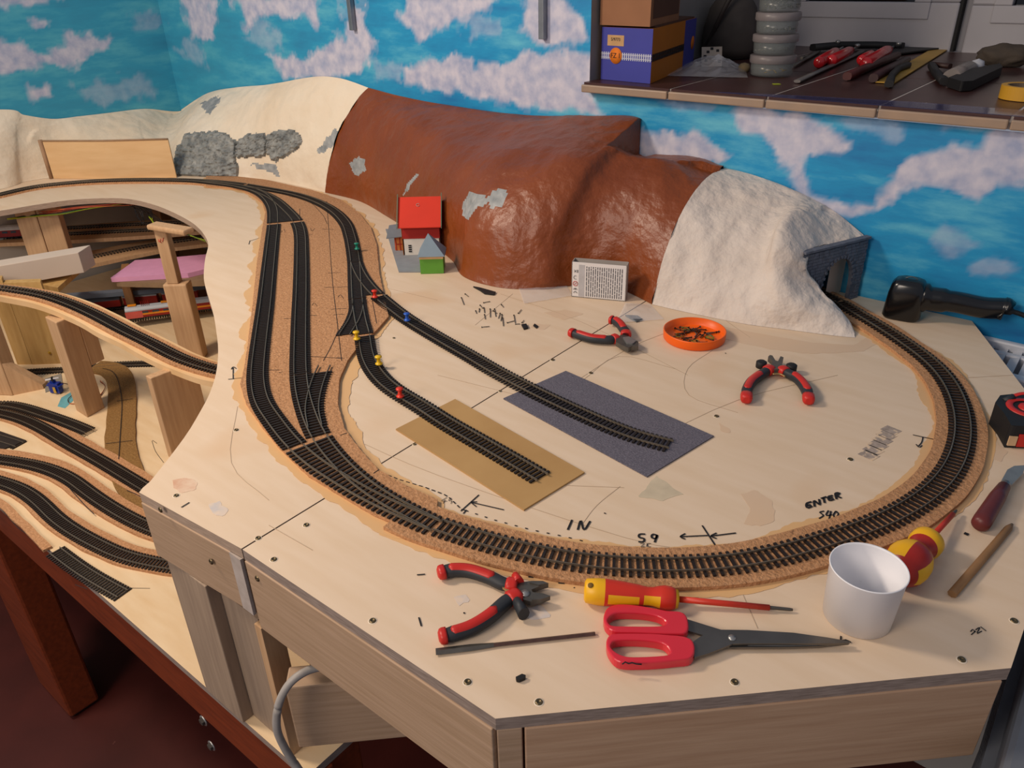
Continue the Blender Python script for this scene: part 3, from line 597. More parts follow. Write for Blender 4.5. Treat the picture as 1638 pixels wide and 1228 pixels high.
def build(name,grids,m,label,patches=(),rocks=(),joinstrip=False,seed=0):
    g=G(); k=g.mi(m); pk=g.mi(PATCH) if patches else 0; base=[]
    rock_faces=[[] for _ in rocks]
    for cols in grids:
        b=len(g.v); base.append(b); M=len(cols[0])
        for c in cols: g.v+=c
        pr=[proj(v) for v in g.v[b:]]
        for i in range(len(cols)-1):
            for j in range(M-1):
                ids=[i*M+j,(i+1)*M+j,(i+1)*M+j+1,i*M+j+1]; x=sum(pr[t][0] for t in ids)/4; y=sum(pr[t][1] for t in ids)/4
                wx=x+5*nz(g.v[b+ids[0]],60); wy=y+4*nz(g.v[b+ids[0]]+Vector((5,5,5)),60)
                mi=k
                for p_ in patches:
                    if inpoly(wx,wy,p_): mi=pk
                hit=None
                for ri,p_ in enumerate(rocks):
                    if inpoly(wx,wy,p_): hit=ri
                ids=[b+t for t in ids]
                if hit is not None: rock_faces[hit].append(ids)
                g.f.append(ids); g.m.append(mi); g.sm.append(True)
    if joinstrip:
        M=len(grids[0][0]); a=base[1]-M; b=base[1]
        for j in range(M-1): g.f.append([a+j,b+j,b+j+1,a+j+1]); g.m.append(k); g.sm.append(False)
    o0=(sum(v.x for v in g.v)/len(g.v),sum(v.y for v in g.v)/len(g.v),0)
    t=thing(name,o0,label,'model mountain'); 
    for ri,fs in enumerate(rock_faces):
        if not fs: continue
        idx=sorted({i for f in fs for i in f}); mp={i:n for n,i in enumerate(idx)}; q=G(); q.mi(ROCKM); cnt={}
        for f in fs:
            for i in f: cnt[i]=cnt.get(i,0)+1
        for i in idx:
            p=g.v[i]; w=1. if cnt[i]>=4 else .15
            r=.5-abs(nz(Vector((p.x*38+3,p.y*38,p.z*85)),1))*1.6; q.v.append(p+Vector((.35,-.8,.25))*(w*(.007+.010*max(0,r)+.004*nz(p,150))))
        for f in fs: q.f.append([mp[i] for i in f]); q.m.append(0); q.sm.append(False)
        q.make('rock_face',t,fix=False)
    o=g.make('plaster_shell',t); bm=bmesh.new(); bm.from_mesh(o.data); bmesh.ops.remove_doubles(bm,verts=bm.verts,dist=.00005); bmesh.ops.recalc_face_normals(bm,faces=bm.faces); bm.to_mesh(o.data); bm.free(); return t
# cream hill, along the left wall and round the corner
def foot(x,y): return at(x,y,0.0)
sec=[]
sec.append(prof(Vector((-2.352,.45,0)),Vector((UL+.002,.52,.21)),.35))
for f,t in (((0,303),(0,175)),((40,291),(40,184)),((85,284),(85,190)),((125,282),(125,186)),((165,281),(170,181))): sec.append(prof(foot(*f),atu(*t,UL+.002),.35))
sec.append(prof(foot(215,280.5),atu(230,174,UL+.002),.35))
for f,t in (((255,280.5),(288,176)),((290,281),(330,150)),((335,283),(375,140)),((375,284),(430,135)),((420,287),(500,123)),((470,296),(545,125))):
    p=wallp(*t); sec.append(prof(foot(*f),Vector((p.x,p.y-.002,p.z)),.45))
p=wallp(590,140); LB=[foot(520,308)]; 
def cpts(foot_,pts,top): return [foot_]+pts+[top]
sLB=prof(foot(520,308),Vector((p.x,p.y-.002,p.z)),.5); sec.append(sLB)
cg=disp(grid(sec,70,.0048),.004,14,.0022,45,1.)
rocks=[[(283,236),(300,213),(325,210),(352,210),(380,224),(378,250),(380,290),(330,292),(280,287)],[(379,224),(400,214),(424,213),(428,228),(424,250),(400,253),(379,252)],[(426,216),(445,207),(478,210),(484,226),(470,246),(440,259),(428,246)]]
build('mountain',[cg],CREAM,'cream plaster model mountain at the left with grey rock castings',patches=[[(322,165),(350,153),(350,165),(336,184),(328,178)],[(507,240),(522,221),(538,205),(542,215),(532,232),(516,246)],[(402,262),(440,262),(448,285),(430,272),(410,270)]],rocks=rocks)
# brown hill
S=[sLB]
for f,t,b in (((575,322),(640,153),.6),((620,347),(690,163),.75),((680,385),(770,176),.85),((722,416),(835,183),.9),((742,443),(890,185),.92),((798,460),(945,185),.92)):
    p=wallp(*t); S.append(prof2(foot(*f),Vector((p.x,p.y-.002,p.z)),.60,.90,b))
ft=foot(868,463); crest=atu(965,235,-.748); tA=wallp(1026,190); tA.x=-.748; tA.y-=.002; tB=wallp(1023,245); tB.y-=.002; tB.x=-.747
c1=prof(ft,crest,.9,6)
SA=c1+[tA]; SB=c1+[Vector(((crest.x+tB.x)/2,(crest.y+tB.y)/2,(crest.z+tB.z)/2+.002)),tB]; SA=c1+[Vector(((crest.x+tA.x)/2,(crest.y+tA.y)/2,(crest.z+tA.z)/2)),tA]
S.append(SA); S2=[SB]
for f,t,h_,b in (((905,458),(1050,246),.57,1.10),((945,457),(1085,249),.57,1.05),((990,462),(1118,252),.58,1.02)): p=wallp(*t); S2.append(prof2(foot(*f),Vector((p.x,p.y-.002,p.z)),h_,b,.85))
p=wallp(1160,268); sBW=prof2(foot(1043,487),Vector((p.x,p.y-.002,p.z)),.66,.97,.7); S2.append(sBW)
gA=disp(grid(S,80,.0048,None,S2[1]),.008,10,.0026,34,2.,edge=2); gB=disp(grid(S2,80,.0048,S[-2],None),.008,10,.0026,34,2.,edge=2)
ba=resample(spline(SA,6),n=80); bb=resample(spline(SB,6),n=80)
for j in range(80):
    if (ba[j]-bb[j]).length<.004: m_=(gA[-1][j]+gB[0][j])/2; gA[-1][j]=m_; gB[0][j]=m_.copy()
build('mountain',[gA,gB],BROWN,'brown painted model mountain in the middle with pale grey patches',patches=[[(561,262),(570,250),(583,255),(584,272),(572,282),(562,275)],[(643,312),(662,278),(669,279),(652,307)],[(735,345),(750,304),(765,310),(778,315),(800,302),(813,307),(805,327),(790,332),(780,325),(765,331),(750,349)]],joinstrip=True)
# white hill with a tail in front of the portal
W=[sBW]
for f,t,b in (((1100,500),(1205,279),.7),((1190,518),(1262,300),.65)): p=wallp(*t); W.append(prof(foot(*f),Vector((p.x,p.y-.002,p.z)),b))
p=wallp(1318,327); p.y-=.002
W.append([foot(1265,528),at(1255,485,.04),at(1240,430,.085),at(1243,380,.125),at(1270,343,.145),p])
p=wallp(1352,350); p.y-=.002
W.append([foot(1325,536),at(1312,497,.03),at(1286,455,.06),at(1283,408,.102),at(1320,376,.112),p])
pTR=Vector((-.3165,1.285,.101)); pTL=Vector((-.3675,1.162,.101))
W.append([foot(1365,540),at(1354,508,.018),at(1336,487,.030),at(1310,464,.045),at(1287,443,.058),pTL+Vector((0,0,-.012)),pTL+Vector((0,.004,.0)),pTL.lerp(pTR,.5)+Vector((-.006,0,.002)),pTR])
W.append([foot(1364,539.5)+Vector((.001,.001,0)),at(1360,525,.003)]+[Vector((q.x+.002,q.y+.004,.001)) for q in (at(1336,487,.030),at(1310,464,.045),at(1287,443,.058))]+[Vector((pTL.x-.002,pTL.y,.03)),Vector((pTL.x-.004,pTL.y+.004,.095)),pTL.lerp(pTR,.5)+Vector((-.008,0,.0)),pTR+Vector((-.004,0,0))])
gw=disp(grid(W,80,.004),.0045,16,.003,42,5.,edge=2)
build('mountain',[gw],WHITEP,'white plaster model mountain at the right ending at the tunnel portal')
# plywood hatch in the cream hill
HT=mat('hatch_plywood','#E2BE8E',.55,scale=10,stretch=(1,1,6),col2='#D6AE7C')
a=at(88,285,0)+Vector((.0,.0,0)); b=at(284,283.5,0); za=.078; d=(b-a); n_=Vector((d.y,-d.x,0)).normalized()
if n_.y>0: n_=-n_
mid=a.lerp(b,.5)+n_*(-.004)
th=thing('tunnel_hatch',(mid.x,mid.y,0),'thin plywood hatch panel set in the cream mountain behind the back track','panel')
A0=a+n_*.006; B0=b+n_*.006; g=G(); zA=zat(A0,226); zB=zat(B0,223); C0=A0.lerp(B0,.5)+n_*.010
top=[Vector((A0.x,A0.y,zA)),Vector((C0.x,C0.y,(zA+zB)/2)),Vector((B0.x,B0.y,zB))]; bot=[Vector((q.x,q.y,.0005)) for q in (A0,C0,B0)]
g.add(bot+top+[q-n_*.004 for q in bot+top],[(0,1,4,3),(1,2,5,4),(6,9,10,7),(7,10,11,8),(3,4,10,9),(4,5,11,10),(0,3,9,6),(2,8,11,5),(0,6,7,1),(1,7,8,2)],HT); g.make('hatch_board',th)
g=G(); g.loft([q+Vector((0,0,.0015))+n_*.0 for q in top],[(.004,.002)]*3,mat('hatch_rim','#B08C6C',.7,scale=40),6); g.make('hatch_rim',th)
g=G(); g.loft([Vector((A0.x,A0.y,.001))+d.normalized()*-.006,Vector((A0.x,A0.y,zA+.004))+d.normalized()*-.006],[(.006,.004)]*2,mat('hatch_rim','#B08C6C',.7),6); g.make('hatch_rim',th)
# tunnel portal: stone wall with pointed arch, built in its own plane
STONE=mat('grey_stone_portal','#5C606C',.7,scale=90,col2='#484C58'); STONE2=mat('grey_stone_block','#666A78',.65,scale=120,col2='#50545F')
pB=Vector((-.3115,1.283,0)); pA=Vector((-.3660,1.150,0)); ex=(pB-pA); Wp=ex.length; ex.normalize(); en=Vector((ex.y,-ex.x,0)); HP=.101
pt=thing('tunnel_portal',pA.lerp(pB,.5),'grey stone block tunnel portal with an arched opening','tunnel portal')
def PP(x,z,y=0): return pA+ex*x+en*y+Vector((0,0,z))
cx=Wp*.60; hw=.034; hs=.030; ha=.078
arch=[(cx-hw,0),(cx-hw,hs)]+[(cx-hw*math.cos(t*math.pi/2/8),hs+(ha-hs)*math.sin(t*math.pi/2/8)**.9) for t in range(1,8)]+[(cx,ha)]+[(cx+hw*math.cos(t*math.pi/2/8),hs+(ha-hs)*math.sin(t*math.pi/2/8)**.9) for t in range(7,0,-1)]+[(cx+hw,hs),(cx+hw,0)]
outl=[(0,0),(0,HP),(Wp,HP),(Wp,0)]
loop=[(0,0),(0,HP),(Wp,HP),(Wp,0)]+arch[::-1]
g=G(); vs=[PP(x,z,0) for x,z in loop]+[PP(x,z,-.006) for x,z in loop]; n=len(loop)
g.add(vs,[list(range(n)),list(range(2*n-1,n-1,-1))]+[(i,(i+1)%n,n+(i+1)%n,n+i) for i in range(n)],STONE); g.make('portal_wall',pt)
bg=G(); bh=.0052
for r in range(int(HP/bh)):
    x=(-.004 if r%2 else 0.)
    while x<Wp-.002:
        L=.009+.004*random.random(); a=max(x+.0004,.0005); b=min(x+L-.0004,Wp-.0005); z=r*bh
        zc=z+bh/2; xm=(a+b)/2
        hwz=hw+.003 if zc<hs else (hw*math.sqrt(max(0,1-((zc-hs)/(ha-hs+.003))**2))+.004 if zc<ha+.003 else 0)
        if b>a+.002 and not (abs(xm-cx)<hwz+L*.35): bg.par(PP(a,z+.0003,0),ex*(b-a),en*(.0006+.0008*random.random()),(0,0,bh-.0006),STONE2)
        x+=L
bg.make('stone_block',pt,kind='stuff')
vg=G()
for i in range(1,len(arch)-1):
    x,z=arch[i]; px_,pz_=arch[i-1]; nx,nzz=arch[i+1]; t=Vector((nx-px_,0,nzz-pz_)).normalized(); nn=Vector((-t.z,0,t.x)); L=.0042
    o=PP(x,z,0.0); tx=(ex*t.x+Vector((0,0,t.z))); nnx=(ex*nn.x+Vector((0,0,nn.z))); vg.par(o-tx*L/2,tx*L,nnx*.005,en*.0022,STONE2)
vg.make('arch_stone',pt,kind='stuff')
g=G(); g.par(PP(-.001,HP,-.007),ex*(Wp+.002),en*.011,(0,0,.004),STONE2); g.make('coping',pt,bevel=.0006)
g=G(); g.par(PP(cx+.016,0.0005,-.030),ex*.050+en*-.004,(0,0,.085),(.001,.001,0),mat('inner_card','#D9C3B0',.8,scale=20,var=.04)); g.make('lining_card',pt)
# ---------------------------------------------------------------- lower level
ZL=-.31
ll=thing('lower_board',(-1.4,.8,ZL-.013),'lower plywood board with tracks and cork lanes under the main layout','board')
g=G(); g.prism([(UL+.01,.262),(-.548,.279),(-.548,.62),(-.9,1.27),(UL+.01,1.27)],ZL-.012,ZL,PLY2,EDGE); g.make('plywood_top',ll)
tb=thing('table_frame',(-1.4,.6,ZF),'red stained wooden table frame carrying the lower board','table')
g=G(); g.par((UL,.268,-.418),(-.545-UL,.017,0),(0,.028,0),(0,0,.095),REDW); g.make('front_rail',tb,bevel=.002)
g=G(); g.par((-1.66,.262,ZF+.008),(.16,0,0),(0,.065,0),(0,0,-.418-ZF-.006),REDW); g.make('leg',tb,bevel=.006)
g=G(); g.par((-1.60,.268,ZF),(.09,0,0),(0,.05,0),(0,0,.009),BLACK); g.make('foot_pad',tb)
for (x,y) in ((-.64,.30),(-.95,1.1)):
    g=G(); g.par((x,y,ZF+.001),(.07,0,0),(0,.07,0),(0,0,ZL-.013-ZF-.001),REDW); g.make('leg',tb,bevel=.004)
for px,py in ((326,1152),(339,1192)):
    p=atv(px,py,.283); g=G(); g.lathe([(0,.0085),(.0012,.0085),(.0014,.006)],p,CHROME,20,(0,-1,0)); g.lathe([(.001,.0055),(.0045,.0055),(.005,.0045),(.005,0)],p,STEEL,6,(0,-1,0),smooth=False); g.make('bolt',tb)
zl=ZL+.005
def lcork(pix,w,label=None,m=CORK,z=.005,name='cork_strip',par=None):
    P=path(pix,ZL,.015); W_=[(w/2+.0015*noise.noise(Vector((i*.1,w*50,pix[0][1]))),w/2+.0015*noise.noise(Vector((i*.1,3,pix[0][1])))) for i in range(len(P))]
    g=G(); g.strip(P,w,ZL,z,m,W_); return g.make(name,par)
lc=thing('cork_roadbed',at(120,850,ZL),'cork lanes on the lower board at the bottom left','cork')
L1=[(-40,760),(0,770),(36.6,784),(64,804),(88,828),(119,850),(155.8,870),(192,886.6),(229,896.7),(270,904),(340,912),(420,912)]
L2=[(-40,729),(0,734),(37,739.5),(73,748),(110,763.8),(146.6,791),(183,815),(220,835),(256.6,850),(320,868),(400,880)]
L3=[(-40,652),(0,659.7),(36.7,669.5),(73,686.6),(110,708.6),(158.8,735.5),(207.7,764.8),(245,787),(300,815)]
lcork(L1,.045,par=lc); lcork(L2,.05,par=lc); lcork(L3,.050,par=lc)
lcork([(-40,787),(0,805),(27,830),(55,857),(77,880)],.013,par=lc,z=.0045); 
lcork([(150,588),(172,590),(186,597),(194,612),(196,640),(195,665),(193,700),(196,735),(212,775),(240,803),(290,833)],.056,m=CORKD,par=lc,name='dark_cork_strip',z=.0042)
inkp=lambda st,**k:ink([[p for p in s] for s in st],ll,**k)
def lmark(strokes,w=.0013,z=.0057,m=INK,par=ll,name='pen_line'):
    g=G()
    for s in strokes:
        P=resample(spline([at(x,y,ZL) for x,y in s],4),.003) if len(s)>2 else [at(x,y,ZL) for x,y in s]
        g.strip(P,w,ZL+z,.00012,m)
    g.make(name,par)
lmark([[(165,592),(180,597),(190,612),(196,645),(194,690),(191,738)],[(100,770),(120,793),(140,815),(152,826)],[(204,788),(220,795),(246,810)],[(187,645),(213,641)],[(170,713),(213,708)]],par=lc,name='pen_line')
lmark([[(0,812),(12,825),(30,845),(55,862),(70,877)],[(243,705),(249,722),(262,740)],[(244,704),(251,709)],[(188,940),(240,941)],[(140,942),(120,935)]],z=.0001,w=.0009)
def lt(pix,label,z=zl+.0002,**k): return track(path(pix,ZL+.007,.02),z,label,**k)
lt(L1,'lower track nearest the table front edge'); lt(L2,'middle of the three curved lower tracks'); lt(L3,'uppermost of the three curved lower tracks, with a gap joint')
lt([(86,876.5),(105,891),(130,909),(160,927),(195,946)],'short loose piece of track on the bare lower board',z=ZL+.0003)
lt([(-50,662),(-10,646),(30,650),(75,664),(112,677),(143,690)],'turnout leg lying beside the uppermost lower track',z=ZL+.0056,single=False)
turn=lt([(-70,682),(-30,690),(5,700),(30,708)],'dark track end at the left frame edge on the lower board',z=ZL+.0003,single=False)
g=G(); g.prism(px2([(-20,690),(0,691),(43,706),(0,722),(-20,728)],ZL),ZL+.0024,ZL+.0030,SLP); g.make('tie_web',turn)
lt([(20,594),(49,591),(110,587.6),(171,580.5),(225,578.5),(300,577)],'far lower track behind the wooden posts',z=ZL+.0003,single=False)
# blue paint stain, servo with wires
g=G(); g.prism(wob([(93,640),(105,625),(120,618),(126,626),(118,640),(103,652)],.0) if False else [at(x,y,ZL) for x,y in [(92,650),(98,636),(112,628),(124,620),(126,632),(116,642),(104,653)]],ZL+.0001,ZL+.0004,mat('turquoise_paint','#6FB0B8',.6,scale=60,var=.15)); g.make('paint_stain',ll)
BL=mat('blue_translucent_plastic','#16328F',.25,scale=40,var=.1)
p=at(92,628,ZL); sv=thing('servo_motor',p,'small blue servo motor on a grey plate with twisted wires','servo motor')
g=G(); g.par(at(71,607,ZL),at(98,598,ZL)-at(71,607,ZL),at(73,628,ZL)-at(71,607,ZL),(0,0,.0016),mat('grey_plate','#8C877E',.6)); g.make('mounting_plate',sv)
g=G(); g.box((p.x,p.y,ZL+.014),(.024,.013,.024),BL,rz=.5); g.box((p.x,p.y,ZL+.02),(.034,.013,.0025),BL,rz=.5); g.lathe([(0,.006),(.004,.006),(.005,0)],(p.x-.005,p.y,ZL+.026),BL,16); g.make('servo_case',sv,bevel=.0008)
g=G(); g.box((p.x-.005,p.y,ZL+.033),(.026,.004,.0018),WHITE,rz=1.1); g.box((p.x-.005,p.y,ZL+.033),(.022,.004,.0018),BLACK,rz=-.4); g.make('servo_horn',sv)
g=G(); g.box((p.x+.0078,p.y-.0065,ZL+.012),(.006,.0006,.014),mat('gold_label','#C9A23A',.5),rz=.5); g.make('label',sv)
WIRE=[mat('orange_wire','#C8652A',.5),mat('brown_wire','#5A2E1C',.5),mat('red_wire','#B5301E',.5)]
for i,m in enumerate(WIRE[:2]):
    g=G(); g.loft(spline([at(97,612,ZL+.02),at(112,616,ZL+.012),at(118,628,ZL+.004),at(109,638,ZL+.003),at(112,645,ZL+.002),at(125,645,ZL+.002),at(150,640+i*3,ZL+.002),at(168,620,ZL+.003),at(160,608+i*2,ZL+.004)],6),.0008,m,6); g.make('wire',sv)
# middle ramp with its track
RZ=[(-60,-.02),(0,-.045),(60,-.06),(100,-.073),(150,-.088),(200,-.1),(250,-.115),(300,-.128),(345,-.138),(420,-.15)]
def rz(x):
    for (a,b),(c,d) in zip(RZ,RZ[1:]):
        if a<=x<=c: return b+(d-b)*(x-a)/(c-a)
    return RZ[-1][1]
rc=[(-40,455),(0,461),(40,466),(75,473),(110,485),(150,502.5),(200,529),(240,548.5),(285,572),(315,583),(345,591.5),(385,600)]
RP=resample(spline([at(x,y,rz(x)) for x,y in rc],8),.004)
def sm3(P,k=6):
    out=[]
    for i in range(len(P)):
        kk=min(k,i,len(P)-1-i); out.append(sum(P[i-kk:i+kk+1],Vector((0,0,0)))/(2*kk+1))
    return out
RP=sm3(sm3(RP)); zr_=[p.z for p in RP]
rp=thing('ramp',(RP[60].x,RP[60].y,RP[60].z-.02),'curved plywood ramp descending left to right with one track','ramp')
RW=[(.034+.002*noise.noise(Vector((i*.05,1,0))),.031+.003*noise.noise(Vector((i*.06,7,0)))) for i in range(len(RP))]
g=G(); g.strip(RP,.07,[z-.0165 for z in zr_],.0115,mat('ramp_plywood','#E4C295',.55,scale=8,stretch=(2,2,1),col2='#D9B27F'),RW); g.make('ramp_board',rp)
g=G(); g.strip(RP,.05,[z-.0052 for z in zr_],.0050,CORK,[(.024,.022)]*len(RP)); g.make('cork_strip',rp)
def rtrack():
    t=thing('railway_track',(RP[60].x,RP[60].y,RP[60].z),'track running down the middle ramp under the main board','track'); loc=WL[t]
    for p,d in at_arc(RP,.0058,.003):
        o=bpy.data.objects.new('sleeper',SLM); scene.collection.objects.link(o); o.parent=t; o.location=(p.x-loc.x,p.y-loc.y,p.z-loc.z); o.rotation_euler=(0,0,math.atan2(d.y,d.x))
    rails(RP,[z+.0019 for z in zr_],t)
rtrack()
# posts and planks below the ramp
PP_=0
def plank(name,label,c,size,rz,z0,z1,m=PINEV,cat='post',group=None):
    g=G(); g.box((c[0],c[1],(z0+z1)/2),(size[0],size[1],z1-z0),m,rz=rz); return g.make(name,None,label,cat,group,bevel=.002)
def face_plank(name,a,b,th,z0,z1,label,m=PINEV,cat='post',group=None,zt=None):   # front face base from a to b on the lower board
    A=at(*a,ZL); B=at(*b,ZL); d=(B-A).normalized(); n=Vector((-d.y,d.x,0)); 
    if n.y<0 and abs(n.y)>.2: n=-n
    g=G(); g.par(Vector((A.x,A.y,z0)),B-A,n*th,(0,0,z1-z0),m); return g.make(name,None,label,cat,group,bevel=.0015)
za=zat(at(140,668,ZL),507)
ps=at(140,668,ZL); pe=at(168,652,ZL); d=pe-ps
g=G(); g.par(ps,pe-ps,(-.05,.0,0),(0,0,za-.012-ZL),PINEV); zn=zat(pe,585); dq=(pe-ps)*.75; g.par(Vector((pe.x,pe.y,zn)),dq,(-.05,0,0),(0,0,za-.012-zn),PINEV); g.make('support_post',None,'broad spruce post under the ramp, standing on bare lower board','post',bevel=.002)
A=at(277,735,ZL); g=G(); zb=-.136
g.par((A.x,A.y,ZL),(-.018,.0,0),(0.0,.10,0),(0,0,zb-ZL),PINEV); B=Vector((A.x,A.y,ZL)); g2=G(); g2.par((A.x-.0,A.y,ZL),(.004,.085,0),(-.018,.0,0),(0,0,zb-ZL),PINEV)
g2.make('support_post',None,'wide spruce board holding the ramp end, beside the cut-out edge','post',bevel=.0015)
# plank pair at far left under the ramp, with gusset
a0=at(28,583,ZL); a1=at(108,581,ZL)
YB=mat('yellowed_board','#C9A468',.6,scale=14,stretch=(6,6,.8),col2='#B08A50')
am=at(52,583,ZL)
g=G(); g.par(a0,am-a0+Vector((-.002,0,0)),(-.02,.01,0),(0,0,.215),YB); g.make('support_board',None,'yellowed vertical board at the far left under the ramp','board')
g=G(); g.par(am,a1-am,(-.02,.01,0),(0,0,.205),YB); o=g.make('support_board',None,'wider yellowed vertical board with a brass screw under the ramp','board')
g=G(); q=am.lerp(a1,.6); g.lathe([(0,.004),(.001,.003),(.001,0)],(q.x+.001,q.y-.001,ZL+.03),mat('brass','#E0B84A',.3,metal=.9),10,(.5,-.8,0)); g.make('screw',o)
b0=at(0,634,ZL); b1=at(20,633,ZL)
g=G(); g.par(b0+Vector((-.06,-.03,0)),b1-b0+Vector((.06,.03,0)),(-.012,.03,0),(0,0,.25),PINEV); o=g.make('support_post',None,'spruce post cut by the left picture edge','post',bevel=.002)
c0=at(22,632,ZL); c1=at(70,622,ZL)
g=G(); h=.062; v=[c0,c1,c0+Vector((0,0,h*1.25)),c1+Vector((0,0,.010))]; w=Vector((-.012,.016,0))
v=v+[q+w for q in v]; g.add(v,[(0,1,3,2),(4,6,7,5),(0,4,5,1),(2,3,7,6),(1,5,7,3),(0,2,6,4)],PINEV); g.make('gusset',None,'triangular spruce gusset beside the left edge post','bracket')
# leg of the main board
g=G(); g.par((-.748,.2755,ZL),(.081,0,0),(0,.030,0),(0,0,-.0885-ZL),GREYW); g.make('support_post',None,'greyed upright plank under the front left corner of the main board','post',bevel=.001)
g=G(); g.par((-.666,.290,ZL),(.070,.0,0),(0,.018,0),(0,0,-.1045-ZL),GREYW); g.make('upright_board',None,'recessed grey-brown upright board beside the front corner plank','board')
g=G(); g.par((-.594,.284,ZL),(.012,0,0),(0,.024,0),(0,0,-.1045-ZL),PINEV); g.make('upright_batten',None,'narrow orange-brown upright batten behind the grey cable','post')
g=G(); g.par((-.582,.33,ZL),(.012,0,0),(0,.20,0),(0,0,-.014-ZL),PINEV); g.make('upright_board',None,'upright board with small screws behind the grey cable','board')
bm0=at(455,1100,-.15)
g=G(); g.par(bm0+Vector((0,0,-.095)),d45n*.60,n45*.028,(0,0,.095),PINEF); g.make('cross_beam',None,'spruce cross beam behind the grey cable under the main board','beam',bevel=.002)
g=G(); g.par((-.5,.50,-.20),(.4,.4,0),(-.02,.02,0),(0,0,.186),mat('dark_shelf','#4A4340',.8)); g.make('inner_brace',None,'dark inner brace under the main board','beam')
g=G(); g.loft(spline([at(545,1062,-.125),at(505,1068,-.12),at(478,1080,-.12),at(458,1100,-.13),at(445,1130,-.15),at(443,1165,-.18),at(455,1195,-.21),at(474,1225,-.24),at(500,1262,-.27)],8),.0042,mat('grey_cable','#A8A29C',.5,scale=60,var=.12),10); g.make('cable',None,'grey cable looping beside the cross beam','cable')
# under the left part of the main board
p1=at(150,400,-.09)
def upost(a,b,zb,zt,label,th=.02):
    A=at(*a,zb); B=at(*b,zb); g=G(); g.par(A,B-A,(-.02,.02,0),(0,0,zt-zb),PINEV); return g.make('support_post',None,label,'post',bevel=.002)
upost((48,418),(80,414),-.15,-.0135,'left of two flat posts rising from the grey carton profile')
upost((81,414),(113,409),-.15,-.0135,'right of two flat posts rising from the grey carton profile')
A=at(125,404,-.08); B=at(-40,432,-.08); dd=(B-A)
g=G(); g.par(A,dd,(-.035,.045,0),(0,0,-.05),mat('grey_carton','#CDBDAE',.7,scale=10,var=.03)); g.make('carton_profile',None,'long pale grey carton profile at the left picture edge','profile',bevel=.001)
A=at(95,462,-.16); g=G(); g.par(at(52,452,-.14),at(92,460,-.14)-at(52,452,-.14),at(128,428,-.14)-at(92,460,-.14),(0,0,-.012),YB); g.make('support_board',None,'yellowish board lying below the grey carton profile','board')
# mid level shelves with tracks
def shelf(pts,z,label,m=PINEV):
    g=G(); g.prism(px2(pts,z),z-.010,z,m); return g.make('track_shelf',None,label,'shelf')
ZM=-.145
shelf([(-30,390),(112,384),(185,380),(285,373),(345,367),(345,350),(240,352),(-30,370)],ZM,'upper wooden shelf with two tracks below the far board')
track(path([(-20,382),(60,377.5),(112,374.5),(200,370),(285,366),(340,362)],ZM,.02),ZM+.0003,'front track of the pair on the upper wooden shelf',single=False,step=.0078)
track(path([(-20,371),(60,367.5),(112,365),(200,360),(285,356),(340,353)],ZM,.02),ZM+.0003,'rear track of the pair on the upper wooden shelf',single=False,step=.0078)
ZN=-.18
shelf([(105,432),(140,424),(205,410),(270,397),(345,388),(345,372),(270,380),(205,389),(140,402),(105,412)],ZN,'narrow rising wooden shelf with a single track')
track(path([(105,421),(140,413),(205,399.5),(270,388),(345,378)],ZN,.02),ZN+.0003,'single track on the narrow rising shelf',single=False,step=.0085)
plank('support_board','brown board standing against the grey wall under the far board',(-2.30,1.13),(.20,.02),-.6,ZL,-.0135,mat('brown_board','#A87C52',.6,scale=10,stretch=(8,8,1),col2='#8E6640'))
plank('support_board','dark board under the narrow shelf',(-2.03,.86),(.13,.02),-.5,ZL,ZN-.015,mat('brown_board','#A87C52',.6))
# bracket post standing in the cut-out
pz=at(330,572,ZL); zj=zat(pz,452); 
bp=thing('bracket_post',(pz.x-.02,pz.y,ZL),'two-step wooden post with a top bracket reaching under the board','post')
e1=Vector((math.cos(-YAW),math.sin(-YAW),0)); e2=Vector((-math.sin(-YAW),math.cos(-YAW),0))
base=at(326,575,ZL); w_=.054
g=G(); g.par(base-e1*w_,e1*w_,e2*.035,(0,0,zj-ZL),PINEV); g.make('lower_block',bp,bevel=.004)
tp=base-e1*(w_-.010)+e2*.003; zt_=zat(tp,367)
g=G(); g.par(Vector((tp.x,tp.y,zj)),e1*.026,e2*.026,(0,0,zt_-zj),PINEV); g.make('upper_block',bp,bevel=.002)
q=Vector((tp.x,tp.y,zt_))-e1*.012-e2*.004
g=G(); g.par(q,e1*.100-e2*.052,e2*.03+e1*.012,(0,0,max(.012,-.0135-zt_)),PINEV); g.make('top_bracket',bp,bevel=.004)
def rstroke(g,P,r,m): g.loft(P,r,m,5)
g=G(); f=lambda x,y:(lambda s:Vector((tp.x,tp.y,0))+e1*s[0]-e2*.0006+Vector((0,0,s[1])))((x,y))
hz=zt_-.022; g.loft([f(.006,hz),f(.009,hz-.006),f(.011,hz+.001),f(.014,hz-.006),f(.018,hz+.003)],.0007,RED,5); g.loft([f(.005,hz-.004),f(.012,hz-.008)],.0006,RED,5); g.make('red_pen_mark',bp)
# pink foam
PINK=mat('pink_foam','#D99BC0',.8,scale=60,var=.04)
ZP=-.185; g=G(); g.prism(px2([(177,444),(216,416),(270,412),(345,405),(345,426),(300,437)],ZP+.012),ZP,ZP+.012,PINK); g.make('foam_sheet',None,'pink foam sheet with an angled tip behind the post','foam sheet')
g=G(); g.prism(px2([(185,450),(215,432),(345,426),(345,448),(260,452)],ZP),ZP-.014,ZP-.0005,mat('shelf_wood','#8E7458',.7)); g.make('foam_shelf',None,'thin wooden strip under the pink foam','shelf')
